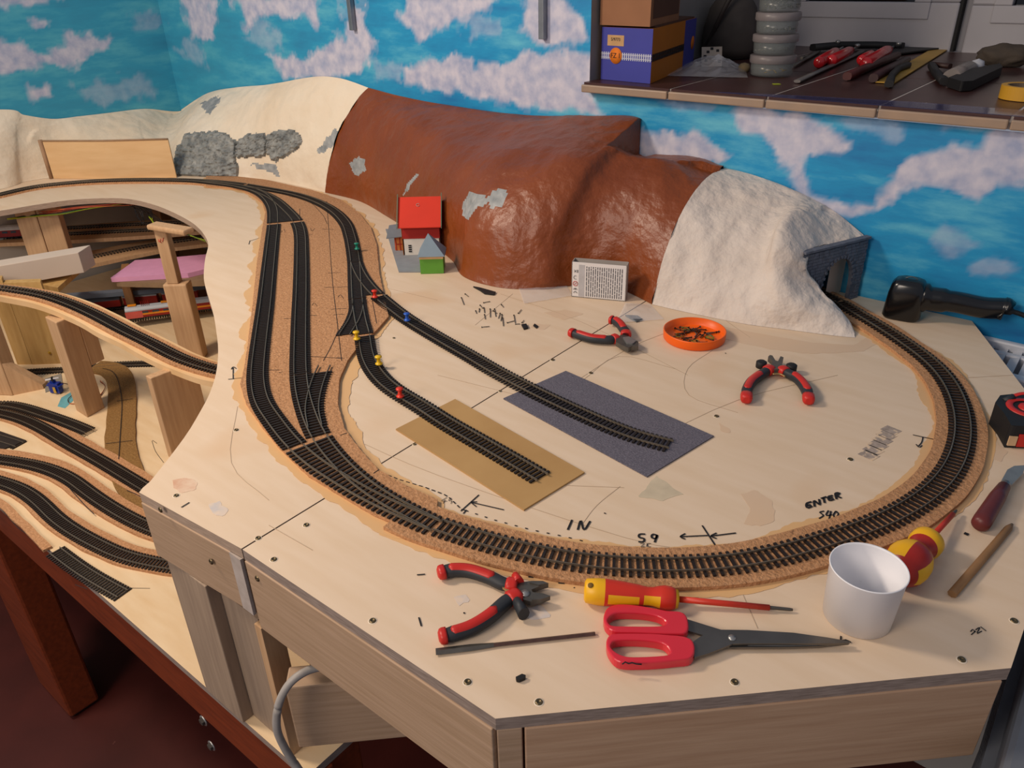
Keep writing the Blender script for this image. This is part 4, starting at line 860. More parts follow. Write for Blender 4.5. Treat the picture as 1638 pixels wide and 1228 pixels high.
# metal profile and trains on the lower board
p0,p1_=at(100,481,-.245),at(350,455,-.245)
g=G(); g.par(at(100,481,-.25),at(352,461,-.25)-at(100,481,-.25),(-.012,.02,0),(0,0,.012),mat('blue_grey_profile','#6C7684',.45,scale=10,var=.05)); g.make('metal_profile',None,'blue grey metal profile above the stored trains','profile')
shelf([(90,520),(352,476),(352,455),(90,490)],-.292,'low wooden shelf carrying the stored trains',mat('shelf_brown','#6E4E34',.7))
LR=mat('coach_red','#8E1B14',.4,scale=40,var=.08); LG=mat('coach_grey','#A7ACB4',.45,scale=40,var=.05); OR=mat('coach_orange','#E08A1C',.45); DKG=mat('underframe','#26262A',.6); SAL=mat('salmon_red','#C8584E',.45); GLW=mat('coach_window','#33414A',.2)
def coach(a,b,zb,hgt,wid,label,roof=LG,body=LR,stripe=None,group='stored red and grey rail vehicles',salmon=False,win=False,yel=False):
    A=at(*a,zb); B=at(*b,zb); d=(B-A).normalized(); n=Vector((-d.y,d.x,0)); n=n if n.y>0 else -n; L=(B-A).length
    t=thing('rail_vehicle',A.lerp(B,.5),label,'train',group)
    g=G(); g.par(A+Vector((0,0,.006)),d*L,n*wid,(0,0,hgt*.62),body); g.make('body',t,bevel=.001)
    g=G(); prof_=[(0,hgt*.62+.006),(.0,hgt*.72+.006),(wid*.15,hgt*.9+.006),(wid*.5,hgt+.006),(wid*.85,hgt*.9+.006),(wid,hgt*.72+.006),(wid,hgt*.62+.006)]
    vs=[A+d*x+n*y+Vector((0,0,z)) for x in (0.0,L) for y,z in prof_]; k=len(prof_)
    g.add(vs,[(i,i+1,k+i+1,k+i) for i in range(k-1)]+[list(range(k)),list(range(2*k-1,k-1,-1))],roof); g.make('roof',t)
    if stripe: g=G(); g.par(A-n*.0006+Vector((0,0,.006+hgt*.22)),d*L,n*.0008,(0,0,hgt*.16),stripe); g.make('stripe',t)
    if salmon: g=G(); g.par(A-n*.0008-d*.0008+Vector((0,0,.006)),d*L*.28,n*.001,(0,0,hgt*.6),SAL); g.make('cab_front',t)
    if win:
        for i in range(5): g=G(); g.par(A+d*(L*(.08+.18*i))-n*.0006+Vector((0,0,.006+hgt*.36)),d*L*.11,n*.0008,(0,0,hgt*.18),GLW); g.make('window',t)
    if yel: 
        for i in range(2): g=G(); g.par(A+d*(L*(.05+.55*i))+n*wid*.3+Vector((0,0,hgt+.006)),d*L*.14,n*wid*.3,(0,0,.003),OR); g.make('roof_unit',t)
        g=G()
        for i in range(5): g.loft([A+d*(L*(.28+.03*i))+n*wid*.2+Vector((0,0,hgt+.006)),A+d*(L*(.26+.03*i))+n*wid*.7+Vector((0,0,hgt+.014))],.0007,LR,5)
        g.make('pantograph',t,kind='stuff')
    g=G()
    for x in (.12,.22,.78,.88): g.lathe([(0,.0048),(.0015,.0048),(.0015,0)],A+d*(L*x)+n*.003+Vector((0,0,.0052)),DKG,12,(-n.x,-n.y,0))
    g.par(A+d*L*.05+n*.004+Vector((0,0,.003)),d*L*.9,n*(wid-.008),(0,0,.004),DKG); g.make('bogie',t)
track(path([(80,530),(205,513),(270,503),(352,492)],-.291,.02),-.2917,'shed track under the front grey locomotive',single=False)
track(path([(80,503),(205,491),(270,484),(352,476)],-.291,.02),-.2917,'shed track under the red coaches',single=False)
coach((204,514),(300,502),-.287,.030,.026,'grey and red locomotive with orange stripe and roof units',stripe=OR,salmon=True,yel=True,win=True)
coach((304,501),(345,496),-.287,.030,.026,'grey and red locomotive half hidden behind the bracket post',stripe=OR)
coach((95,504),(195,493),-.287,.030,.026,'dark red coach half hidden behind the ramp',roof=mat('dark_roof','#5A6068',.5))
coach((200,492),(254,487),-.287,.034,.026,'red coach with a light grey roof behind the locomotive')
coach((262,486),(318,480),-.287,.034,.026,'red coach with a light grey roof between the post and the gap')
coach((-40,386),(36,381),ZM+.003,.030,.024,'red and white railcar at the left edge on the upper shelf',roof=mat('white_roof','#D8D8D8',.5),win=True)
# wires under the far board
def wirebundle(pts,cols,label,spread=.006,r=.0009,zs=None):
    t=thing('wire_bundle',at(pts[0][0],pts[0][1],pts[0][2]),label,'wires')
    for i,c in enumerate(cols):
        m=mat('wire_'+c,{'red':'#A83A1E','yellow':'#C9CE2A','black':'#161616','green':'#5E8A2A','orange':'#C8652A'}[c],.5)
        P=[at(x,y,z)+Vector((random.uniform(-1,1),random.uniform(-1,1),random.uniform(-.6,.6)))*spread for x,y,z in pts]
        g=G(); g.loft(spline(P,6),r,m,6); g.make('wire',t)
wirebundle([(20,333,-.03),(60,340,-.03),(120,333,-.02),(200,326,-.02),(235,326,-.025)],['red','red','black','red','orange'],'red and black wires under the far board edge')
wirebundle([(10,350,-.03),(50,345,-.035),(100,342,-.03),(140,334,-.025),(200,326,-.02)],['yellow','yellow','black','green'],'yellow wires tied to the flat posts',.004)
wirebundle([(205,324,-.02),(222,332,-.03),(245,346,-.045),(268,362,-.055),(300,377,-.06)],['black','black','black','black'],'black wires fanning out beside the grey wall',.008)
wirebundle([(240,345,-.05),(250,362,-.06),(268,364,-.06),(300,372,-.06),(338,388,-.07)],['yellow','green','yellow'],'yellow-green wires passing behind the bracket post',.005)
wirebundle([(214,327,-.02),(218,345,-.04),(228,356,-.05),(231,350,-.05),(224,335,-.03)],['black','black'],'black wire loop with a bare end hanging near the wall',.004)
# ---------------------------------------------------------------- station house
E1=Vector((math.cos(-YAW),math.sin(-YAW),0)); E2=Vector((-math.sin(-YAW),math.cos(-YAW),0)); EZ=Vector((0,0,1))
ho=thing('station_house',at(665,410),'small model station with red roof and green kiosk on a grey base','model building')
GB=mat('grey_card_base','#8B8F94',.8,scale=60,var=.08); OW=mat('orange_brick_print','#D07C3C',.7,scale=200,var=.1); RW=mat('red_card_wall','#A8231A',.7,scale=40,var=.05); RR=mat('red_roof_card','#D8341C',.65,scale=20,var=.05)
WCARD=mat('white_card_wall','#DDD6CC',.8,scale=60,var=.03); GR=mat('green_wall','#5E9B34',.7,scale=60,var=.06); BR=mat('grey_blue_roof','#7D8F9C',.7,scale=40,var=.06); DR=mat('dark_slate_roof','#6E737A',.7,scale=60,var=.08); CRM=mat('cream_band','#D9B27E',.7)
g=G(); g.prism(px2([(617,368),(632,368),(700,400),(708,436),(638,436)]),.0003,.0028,GB); g.make('base_plate',ho)
hb=at(648,408,.003)                                 # front left foot of the white wall
def hp(x,y,z): return hb+E1*x+E2*y+EZ*z
Wd,Dp=.068,.075
g=G(); g.par(hp(0,0,0),E1*Wd,E2*Dp,EZ*.033,WCARD); g.make('ground_floor',ho)
g=G(); g.par(hp(-.002,-.001,.033),E1*(Wd+.004),E2*(Dp+.002),EZ*.031,RW); g.make('upper_floor',ho)
g=G(); g.par(hp(-.0028,-.0,.0),-E1*.0004,E2*Dp,EZ*.060,OW); 
for y in (.01,.026,.042,.058): g.par(hp(-.0032,y,.006),-E1*.0008,E2*.002,EZ*.050,RW)
for z in (.010,.030,.050): g.par(hp(-.0032,.004,z),-E1*.0009,E2*.066,EZ*.002,RW)
g.make('brick_gable',ho)
rz0,rz1=.064,.104; ym=Dp*.5
g=G(); 
v=[hp(-.008,-.010,rz0-.006),hp(Wd+.006,-.010,rz0-.006),hp(Wd+.006,ym,rz1),hp(-.008,ym,rz1),hp(Wd+.006,Dp+.008,rz0-.004),hp(-.008,Dp+.008,rz0-.004)]; v+=[p-EZ*.0016 for p in v]
g.add(v,[(0,1,2,3),(3,2,4,5),(6,9,8,7),(9,11,10,8),(0,6,7,1),(5,4,10,11),(0,3,9,6),(3,5,11,9),(1,7,8,2),(2,8,10,4)],RR); g.make('roof',ho)
gg=G(); gg.add([hp(-.002,0,.063),hp(-.002,Dp,.063),hp(-.002,ym,rz1-.002),hp(Wd+.002,0,.063),hp(Wd+.002,Dp,.063),hp(Wd+.002,ym,rz1-.002)],[(0,1,2),(3,5,4)],RW); gg.make('gable',ho)
GBD=mat('green_bargeboard','#6C7A64',.7)
g=G(); g.par(hp(Wd+.0065,-.013,rz0-.008),E1*.0015,(E2*(ym+.013)+EZ*(rz1-rz0+.010)),EZ*.005,GBD); g.par(hp(-.010,-.013,rz0-.008),E1*.0015,(E2*(ym+.013)+EZ*(rz1-rz0+.010)),EZ*.004,GBD); g.make('bargeboard',ho)
g=G(); sl_=(E2*(ym+.01)+EZ*(rz1-rz0+.006)).normalized(); nr=E1.cross(sl_).normalized(); c=hp(.03,-.010,rz0-.006)+sl_*.048; c+=nr*.0006
for a in range(10): t0=a*.55+.6; g.loft([c+E1*.003*math.cos(t0)+sl_*.003*math.sin(t0),c+E1*.003*math.cos(t0+.5)+sl_*.003*math.sin(t0+.5)],.0006,mat('pale_mark','#C9A9A0',.7),4)
g.make('roof_hook_ring',ho)
g=G()
for i in range(4): g.par(hp(.008,-.0006,.006+.004*i),E1*.006,-E2*.0003,EZ*.0026,INK)
g.make('wall_print',ho)
# annex with dark roof at the left back
g=G(); g.par(hp(-.022,.030,0),E1*.018,E2*.035,EZ*.030,OW)
for y in (.032,.046,.060): g.par(hp(-.0224,y,.0),-E1*.0006,E2*.002,EZ*.03,RW)
for x in (-.021,-.013,-.006): g.par(hp(x,.0296,.0),E1*.0014,-E2*.0006,EZ*.03,RW)
g.par(hp(-.021,.0296,.012),E1*.016,-E2*.0007,EZ*.0014,RW); g.make('annex_wall',ho)
g=G(); v=[hp(-.036,.016,.030),hp(-.004,.014,.034),hp(-.004,.055,.048),hp(-.034,.055,.044)]; v+=[p-EZ*.0015 for p in v]; g.add(v,[(0,1,2,3),(7,6,5,4),(0,4,5,1),(1,5,6,2),(2,6,7,3),(3,7,4,0)],DR); g.make('annex_roof',ho)
# kiosk
kb=at(673,438,.0005)
def kp(x,y,z): return kb+E1*x+E2*y+EZ*z
g=G(); g.par(kp(0,0,0),E1*.0425,E2*.042,EZ*.030,GR); g.make('kiosk_wall',ho)
g=G(); g.par(kp(-.0005,-.0008,.028),E1*.0435,E2*.0436,EZ*.005,CRM); g.make('kiosk_band',ho)
g=G(); r0=[kp(-.003,-.004,.0335),kp(.0465,-.004,.0335),kp(.0465,.047,.0335),kp(-.003,.047,.0335)]; ap=kp(.016,.028,.068)
g.add(r0+[ap],[(0,1,4),(1,2,4),(2,3,4),(3,0,4),(3,2,1,0)],BR); g.make('kiosk_roof',ho)
# ---------------------------------------------------------------- printed carton standing by the brown hill
CW=mat('white_carton','#E2DEDC',.6,scale=20,var=.03); CG=mat('grey_carton_inside','#A79F98',.8,scale=30,var=.05); TX=mat('grey_print','#77777C',.8,scale=400,var=.3)
cb=thing('carton',at(960,476),'open white carton with small grey print, standing by the brown hill','carton')
q0=at(914,474,.0005); q1=at(1000,482,.0005); dx=(q1-q0); wd=dx.length; dx.normalize(); dy=Vector((-dx.y,dx.x,0)); H=zat(q0,419)
def bp_(x,y,z): return q0+dx*x+dy*y+EZ*z
dp=.021; g=G(); t_=.0012
g.par(bp_(0,0,0),dx*wd,dy*t_,EZ*H,CW); g.par(bp_(0,dp-t_,0),dx*wd,dy*t_,EZ*H,CG); g.par(bp_(0,0,0),dx*t_,dy*dp,EZ*H,CG); g.par(bp_(wd-t_,0,0),dx*t_,dy*dp,EZ*H,CG); g.par(bp_(0,0,0),dx*wd,dy*dp,EZ*t_,CG); g.make('carton_shell',cb)
g=G()
for i in range(17):
    x=.0245+i*.0037; z=.003
    while z<H-.006:
        L=random.uniform(.004,.012); L=min(L,H-.006-z)
        if L>0: g.par(bp_(x,-.0003,z),dx*.0016,dy*.0003,EZ*L,TX)
        z+=L+.0012
g.make('small_print',cb,kind='stuff')
g=G(); g.par(bp_(.012,-.0002,.002),dx*.010,dy*.0002,EZ*(H-.006),mat('grey_panel','#C2C0C2',.8)); g.make('grey_print_band',cb)
def arc3(cx_,cz_,r,a0,a1,n=10): return [bp_(cx_+r*math.cos(math.radians(a0+(a1-a0)*i/n)),-.0005,cz_+r*math.sin(math.radians(a0+(a1-a0)*i/n))) for i in range(n+1)]
g=G(); g.loft(arc3(.0065,.024,.0040,0,360,16),.0005,mat('red_print','#C8473E',.7),4); g.loft([bp_(.0045,-.0005,.022),bp_(.0085,-.0005,.026)],.0004,mat('red_print','#C8473E',.7),4); g.make('warning_ring',cb)
g=G(); g.loft(arc3(.0066,.0065,.0030,10,170),.0004,INK,4); g.loft(arc3(.0066,.0125,.0030,10,170),.0004,INK,4); g.loft([bp_(.0066,-.0005,.0125),bp_(.0066,-.0005,.0155)],.0004,INK,4); g.loft(arc3(.0064,.035,.003,60,300),.0004,TX,4); g.loft([bp_(.004,-.0005,.044),bp_(.008,-.0005,.048)],.0004,TX,4); g.loft([bp_(.004,-.0005,.048),bp_(.008,-.0005,.044)],.0004,TX,4); g.par(bp_(.0095,-.0004,.0435),dx*.0012,dy*.0003,EZ*.005,INK); g.make('carton_symbols',cb)
# clear bags
BAG=mat('clear_bag','#E6E6EA',.18,alpha=.32,scale=10,var=.02,spec=.8)
def bag(poly,label,h=.004):
    P=px2(poly); a,b,c,d=P[:4]; g=G(); n=16; vs=[]
    for lay in (0,1):
        for j in range(n+1):
            for i in range(n+1):
                u,v=i/n,j/n; p=(a*(1-u)+b*u)*(1-v)+(d*(1-u)+c*u)*v; w=math.sin(u*math.pi)*math.sin(v*math.pi)
                vs.append(p+EZ*(.0006+lay*(.0008+h*w*(1+.5*noise.noise(p*90))+.0012*abs(noise.noise(p*160)))))
    k=(n+1)**2; fs=[]
    for j in range(n):
        for i in range(n): q=j*(n+1)+i; fs+=[(q+k,q+1+k,q+n+2+k,q+n+1+k)]
    g.add(vs,fs,BAG,True); return g.make('clear_bag',None,label,'plastic bag',fix=False)
bag([(838,487),(915,474),(905,455),(829,460)],'clear plastic bag left of the white carton')
bag([(985,518),(1062,512),(1040,488),(1000,486)],'clear plastic bag right of the white carton',.005)
def smallpart(poly,h,m,name,label,cat,group=None,parent=None): g=G(); g.prism(px2(poly),.0004,h,m); return g.make(name,parent,label,cat,group)
smallpart([(757,460),(768,462),(793,469),(790,473),(775,471),(768,466)],.003,BLACK,'track_joiner','black plastic strip lying left of the clear bag','model part')
smallpart([(1000,506),(1020,507),(1028,513),(1018,516)],.003,mat('teal_grey_part','#4E5A62',.4),'grey_sprue','dark grey sprue lying in the right clear bag','model part')
smallpart([(855,519),(861,523),(858,526),(853,522)],.002,BLACK,'track_clip','tiny black clip right of the scattered nails','model part')
smallpart([(834,521),(842,520),(845,526),(838,528)],.003,BLACK,'wire_end','tiny black clump below the scattered nails','model part')
smallpart([(825,1087),(835,1082),(841,1084),(840,1088),(831,1092),(826,1091)],.0035,BLACK,'plastic_clip','small black plastic clip on the bare board near the front corner','model part')
NAIL=mat('nail_steel','#5F5A54',.4,metal=.6)
for i,(a,b) in enumerate([((738,476),(742,487)),((744,470),(749,474)),((773,484),(784,482)),((768,488),(772,493)),((761,497),(762,501)),((767,494),(766,499)),((774,492),(775,500)),((775,503),(776,510)),((784,494),(784,507)),((789,497),(795,501)),((791,494),(793,506)),((800,501),(797,509)),((803,503),(801,513)),((804,508),(805,521)),((802,487),(805,491)),((829,501),(834,495)),((811,516),(823,513)),((822,504),(824,516)),((770,523),(783,522)),((835,516),(838,512)),((824,518),(832,518))]):
    A=at(*a,.0012); B=at(*b,.0012); g=G(); g.loft([A,B],.0006,NAIL,6); d_=(B-A).normalized(); g.loft([A,A+d_*.0006],.0013,NAIL,8); g.make('track_nail',None,'tiny steel track nail in the loose scatter below the brown hill','nail','scattered track nails')
# ---------------------------------------------------------------- orange lid with small metal bits
lc_=at(1110,541,0.0); ORG=mat('orange_plastic','#F2640E',.4,scale=10,var=.03)
R_=(at(1160,545)-at(1060,545)).length/2; g=G()
g.lathe([(.0005,0),(.0005,R_*.96),(.002,R_*.985),(.013,R_),(.0145,R_*.995),(.0145,R_*.965),(.004,R_*.94),(.0025,R_*.9),(.0025,0)],lc_,ORG,48)
lid=g.make('orange_lid',None,'round orange plastic lid holding small brown screws and wires','lid')
BRZ=mat('browned_steel','#54392A',.45,metal=.5,scale=200,var=.3)
for i in range(30):
    a=random.uniform(0,6.28); r=R_*.72*math.sqrt(random.random()); c=lc_+Vector((math.cos(a)*r,math.sin(a)*r,.0035+random.uniform(0,.002)))
    t=random.uniform(0,3.14); d_=Vector((math.cos(t),math.sin(t),random.uniform(-.08,.12)))*random.uniform(.004,.010); g=G(); m=BRZ if i%5 else NAIL
    g.loft([c-d_,c+d_],.0009,m,6); g.lathe([(0,0),(0,.0018),(.001,.0016),(.0014,0)],c+d_,m,8,tuple(d_)); g.make('small_screw',None,'small browned screw lying in the orange lid','screw','screws in the orange lid')
for i in range(9):
    a=random.uniform(0,6.28); c=lc_+Vector((math.cos(a)*R_*.5,math.sin(a)*R_*.5,.0062)); q=random.uniform(0,6.28)
    g=G(); g.loft([c+Vector((math.cos(q+t)*.006*(1+.3*math.sin(3*t)),math.sin(q+t)*.004,.0008*math.sin(2*t))) for t in [k*.5 for k in range(11)]],.0006,BRZ if i%2 else mat('olive_wire','#7A7A22',.5),5); g.make('coupling_loop',None,'thin bent wire loop lying in the orange lid','wire','wire loops in the orange lid')
# ---------------------------------------------------------------- pliers
def plank_along(pix,zc,rad,m,name,par,n=12,k=6,power=2.6,z=None):
    P=spline([at(x,y,(z[i] if z else zc)) for i,(x,y) in enumerate(pix)],k); N=len(pix); R=[]
    for i in range(len(P)):
        t=i/k; a=min(int(t),N-2); f=min(1,t-a); R.append((rad[a][0]*(1-f)+rad[a+1][0]*f,rad[a][1]*(1-f)+rad[a+1][1]*f))
    g=G(); g.loft(P,R,m,n,power=power); return g.make(name,par)
def handle(par,pix,w,h,zc,inl=(.30,.62),side=0):
    N=len(pix); ws=[(w*.75,h*.8)]+[(w*(1.05-.18*i/(N-1)),h) for i in range(1,N-1)]+[(w*.7,h*.8)]
    par=plank_along(pix,zc,ws,RUB,'handle_grip',par)
    P=spline([at(x,y,zc) for x,y in pix],6); n=len(P)
    e=P[:max(3,int(n*.14))]; 
    g=G(); e0=[e[0]-(e[1]-e[0]).normalized()*.0015]+e; g.loft(e0,[(w*.55,h*.6),(w*.95,h*1.02)]+[(w*1.1,h*1.08)]*(len(e0)-2),RED,12,power=2.6); g.make('grip_end',par,label='red end cap')
    s=P[int(n*.19):int(n*max(inl[1],.7))]; g=G(); k=len(s); g.loft([q+EZ*h*.55 for q in s],[(w*.4,h*.5)]+[(w*.78,h*.66)]*(k-2)+[(w*.4,h*.5)],RED,10); g.make('grip_inlay',par,label='red inlay')
    c=P[int(n*.82):]; g=G(); k=len(c); g.loft(c,[(w*1.0,h*1.0)]+[(w*1.15,h*1.12)]*(k-2)+[(w*.9,h*.9)],RED,12,power=2.6); g.make('grip_collar',par,label='red collar')
def flat(par,pix,z0,z1,m,name,bev=.0008): g=G(); g.prism(px2(pix,(z0+z1)/2),z0,z1,m); return g.make(name,par,bevel=bev)
# side cutters in front
pl=thing('side_cutters',at(800,975),'side cutters with red and black handles lying open near the front corner','pliers')
handle(pl,[(702,916),(722,912),(750,913),(782,923),(806,934),(828,936)],.0068,.0055,.007,(.3,.6))
handle(pl,[(704,1018),(726,1013),(755,1003),(785,984),(810,962),(832,950)],.0068,.0055,.007,(.3,.6))
g=G(); 
flat(pl,[(822,940),(836,934),(850,932),(868,932),(878,936),(862,941),(850,946),(852,950),(868,952),(880,956),(866,962),(848,965),(838,962),(830,956),(824,948)],.004,.009,STEEL,'jaw')
flat(pl,[(846,934),(862,932),(877,935),(862,938)],.006,.0105,STEEL,'cutting_jaw'); flat(pl,[(850,962),(866,961),(881,956),(866,953),(856,952)],.006,.0105,STEEL,'cutting_jaw')
g=G(); c=at(840,949,.009); g.lathe([(0,.0042),(.0012,.004),(.0016,0)],c,CHROME,16); g.make('pivot',pl)
flat(pl,[(803,940),(806,938),(822,949),(820,952)],.007,.009,mat('brass_spring','#B89A6A',.4,metal=.6),'spring')
for (a,b) in (((824,922),(830,934)),((826,962),(838,982))): 
    g=G(); g.loft([at(*a,.008),at(*b,.008)],[(.004,.006),(.0055,.007)],RUB if a[1]>950 else RED,10); g.make('thumb_guard',pl)
def tlet(cx_,cy,s,ang): pass
ink_=[[(741,1018),(742,1023)],[(749,1016),(751,1021)],[(757,1012),(759,1018)],[(765,1008),(768,1014)],[(772,1004),(775,1009)],[(780,998),(783,1003)],[(787,992),(790,997)],[(794,986),(797,991)]]
# combination pliers
p2=thing('combination_pliers',at(975,540),'combination pliers with red and black handles right below the white carton','pliers')
handle(p2,[(912,531),(925,535),(945,541),(965,543),(978,543),(988,540)],.0072,.006,.008,(.3,.6))
handle(p2,[(976,511),(984,513),(992,519),(997,526),(1001,531),(1001,537)],.0072,.006,.010,(.3,.6))
flat(p2,[(985,543),(995,538),(1006,541),(1021,550),(1021,557),(1010,557),(1005,560),(994,555),(985,550)],.005,.012,STEEL,'jaw',.0015)
flat(p2,[(996,541),(1006,540),(1018,546),(1012,551),(1002,550)],.010,.014,CHROME,'upper_jaw')
# needle pliers
p3=thing('flat_nose_pliers',at(1243,612),'small pliers with red and black handles spread wide below the orange lid','pliers')
handle(p3,[(1194,639),(1195,624),(1202,611),(1213,602),(1224,595),(1234,589)],.0070,.006,.008,(.3,.6))
handle(p3,[(1294,641),(1291,626),(1283,613),(1272,603),(1260,597),(1248,590)],.0070,.006,.008,(.3,.6))
flat(p3,[(1232,588),(1236,581),(1228,574),(1231,571),(1235,572),(1240,580),(1244,581),(1248,573),(1253,575),(1250,583),(1251,589),(1246,594),(1237,594)],.005,.012,STEEL,'jaw')
for x,y in ((1217,588),(1265,593)): g=G(); g.lathe([(0,.004),(.001,.0072),(.009,.0072),(.0105,.005),(.0105,0)],at(x,y,.004),BLACK,20); g.make('thumb_guard',p3)
g=G(); g.loft(spline([at(1236,598,.007),at(1248,598,.007),at(1256,602,.007)],5),[(.0018,.001)]*11,mat('brass_spring','#B89A6A',.4,metal=.6),6); g.make('spring',p3)
# ---------------------------------------------------------------- scissors
def zc_(x,y): return (960+x/3.7227,900+y/3.7227)
RP_=mat('glossy_red_plastic','#D8283A',.28,scale=20,var=.04,spec=.6); BLD=mat('blade_steel','#77736E',.3,metal=.85,scale=30,var=.12)
sc=thing('scissors',at(1150,1015),'tailor scissors with glossy red handles and long dark blades','scissors')
def grow(L,k=1.07):
    cx_=sum(p[0] for p in L)/len(L); cy_=sum(p[1] for p in L)/len(L); return [(cx_+(p[0]-cx_)*(1+(k-1)*.5),cy_+(p[1]-cy_)*(k+.08)) for p in L]
U1=[(20,330),(40,285),(90,262),(180,262),(300,280),(400,300),(505,318),(520,425),(430,436),(250,430),(90,424),(40,398),(22,365)]
I1=[(52,350),(80,325),(130,315),(240,318),(330,332),(375,355),(375,378),(330,385),(150,384),(80,382),(57,370)]
U2=[(38,470),(60,442),(110,434),(250,434),(370,440),(540,468),(552,572),(450,596),(300,610),(150,612),(90,595),(52,550),(37,510)]
I2=[(70,505),(92,484),(160,478),(280,482),(370,498),(405,535),(395,556),(330,562),(200,566),(140,560),(97,542),(73,522)]
for U,I in ((U1,I1),(U2,I2)):
    g=G(); g.ring([at(*zc_(*p),.007) for p in U],[at(*zc_(*p),.0075) for p in grow(I)],.0012,.0105,RP_,64); g.make('handle',sc,bevel=.0018,seg=3)
def zb_(L,z): return [at(*zc_(*p),z) for p in L]
B2=[(515,338),(600,365),(720,402),(850,440),(1000,455),(1480,470),(1482,482),(1300,500),(1100,507),(770,508),(700,470),(600,430),(525,408)]
B1=[(545,480),(600,440),(715,402),(880,404),(1150,420),(1350,448),(1490,472),(1478,482),(1250,484),(880,484),(790,486),(640,545),(560,568)]
g=G(); g.prism(zb_(B2,.004),.0028,.0048,BLD); g.make('blade',sc,bevel=.0005); g=G(); g.prism(zb_(B1,.0065),.0052,.0074,BLD); g.make('blade',sc,bevel=.0006)
g=G(); g.lathe([(0,.0032),(.0010,.003),(.0012,0)],at(*zc_(785,447),.0074),CHROME,16); g.make('pivot_screw',sc)
g=G(); g.prism(zb_([(880,484),(1478,480),(1480,487),(1100,497),(880,493)],.0049),.0049,.0054,CHROME); g.make('cutting_edge',sc)
g=G(); mk=[at(*zc_(*p),.0124) for p in [(132,603),(150,590),(170,600),(190,594),(215,602),(248,604)]]; g.loft(mk,.0006,INK,5); g.make('pen_scribble',sc)
# ---------------------------------------------------------------- insulated screwdrivers
def driver(name,label,a,b,zr,prof_,matf,shaft,tipc):
    A=at(a[0],a[1],zr); B=at(b[0],b[1],tipc); ax=(B-A); L=ax.length; ax.normalize(); t=thing(name,A.lerp(B,.5)-EZ*zr,label,'screwdriver')
    g=G(); g.lathe(prof_,A,YEL,30,tuple(ax),matf=matf); g.make('handle',t)
    s0=prof_[-1][0]-.004; g=G(); g.lathe([(s0,.0),(s0,.0028),(shaft,.0026),(shaft,0)],A,mat('red_insulation','#D43A26',.4),14,tuple(ax)); g.make('insulated_shaft',t)
    g=G(); g.lathe([(shaft-.001,.0017),(L*.985,.0015),(L,.0011),(L,0)],A,STEEL,10,tuple(ax)); g.make('tip',t); return t,A,ax
DR1=mat('driver_red','#D23322',.4,scale=40,var=.04)
Ld=(at(1268,975,.004)-at(933,948,.0115)).length
def mf1(i,k):
    t=i; 
    if i<4: return YEL
    if i>=13: return DR1 if i<16 else YEL
    ph=k%15
    if i in (5,6,7,8): return YEL if 4<ph<9 else DR1
    if i in (10,11,12): return YEL if 3<ph<10 else DR1
    return DR1
pr1=[(0,0),(.0005,.008),(.002,.0105),(.012,.0117),(.018,.0118),(.021,.0117),(.028,.0113),(.035,.0108),(.042,.0100),(.048,.0094),(.052,.0086),(.056,.0082),(.060,.0083),(.066,.0100),(.070,.0108),(.076,.0104),(.0795,.0090),(.0800,.0085),(.082,.0080),(.083,.003)]
t1,A1,ax1=driver('screwdriver','yellow and red insulated screwdriver lying between track and scissors',(934,944),(1268,975),.0122,pr1,mf1,Ld*.89,.0030)
g=G(); g.lathe([(0,.0026),(.0004,.0024),(.0004,0)],A1+ax1*.008+Vector((0,-.0045,.0103)),mat('hole_brown','#7A5A20',.8),14,(0,-.4,1)); g.make('hang_hole',t1)
# large driver behind the cup
def mf2(i,k):
    ph=k%10
    if i<2: return DR2
    if i in (2,3,4,5): return YEL if ph<5 else DR2
    if i in (10,11,12,13): return YEL
    return DR2
DR2=mat('driver_dark_red','#A8261E',.35,scale=40,var=.06)
pr2=[(0,0),(.0006,.010),(.004,.0155),(.012,.019),(.020,.0200),(.028,.0195),(.036,.017),(.042,.013),(.047,.0108),(.052,.0105),(.058,.0130),(.062,.0150),(.070,.0150),(.075,.012),(.0755,.006)]
A=at(1437,916,.0195); B=at(1530,818,.004)
t2,A2,ax2=driver('screwdriver','chunky yellow and dark red screwdriver lying behind the white cup',(1437,916),(1530,816),.0205,pr2,mf2,(B-A).length*.93,.006)
# ---------------------------------------------------------------- file, cup, knife, stick, tape
fl=thing('needle_file',at(825,1027),'flat dark needle file below the side cutters','file')
a=at(697,1042,.002); b=at(790,1031,.002); c=at(952,1013,.002)
g=G(); g.loft([a,a.lerp(b,.6),b],[(.0037,.0012)]*2+[(.0024,.0012)],STEEL,4,smooth=False,power=8); g.make('file_blade',fl); g=G(); g.loft([b,c],[(.0022,.0014),(.0022,.0014)],mat('rusty_steel','#6B5048',.5,metal=.6,scale=120,var=.2),4,smooth=False,power=8); g.make('tang',fl)
cb_=at(1370,984,0); zt_=zat(cb_,906); rb=(at(1424,985)-at(1319,985)).length/2*.99
rt=(at(1442,905,zt_)-at(1318,905,zt_)).length/2*.97
g=G(); w=.0008; H=zt_
g.lathe([(.004,0),(.004,rb*.94),(.0006,rb*.95),(.0006,rb),(H*.97,rt*.985),(H*.985,rt*1.01),(H,rt),(H*.99,rt*.96),(H*.97,rt*.955),(.006,rb-w*2),(.0052,0)],cb_,mat('white_enamel_cup','#EEEDF0',.32,scale=6,var=.02,speck=(70,.74,'#9A948C')),56); g.make('paper_cup',None,'white cup standing in front of the curved track','cup')
kn=thing('chisel',at(1595,800),'small knife with round maroon wooden handle and steel blade','knife'); MAR=mat('maroon_wood','#6A2A28',.4,scale=60,var=.12)
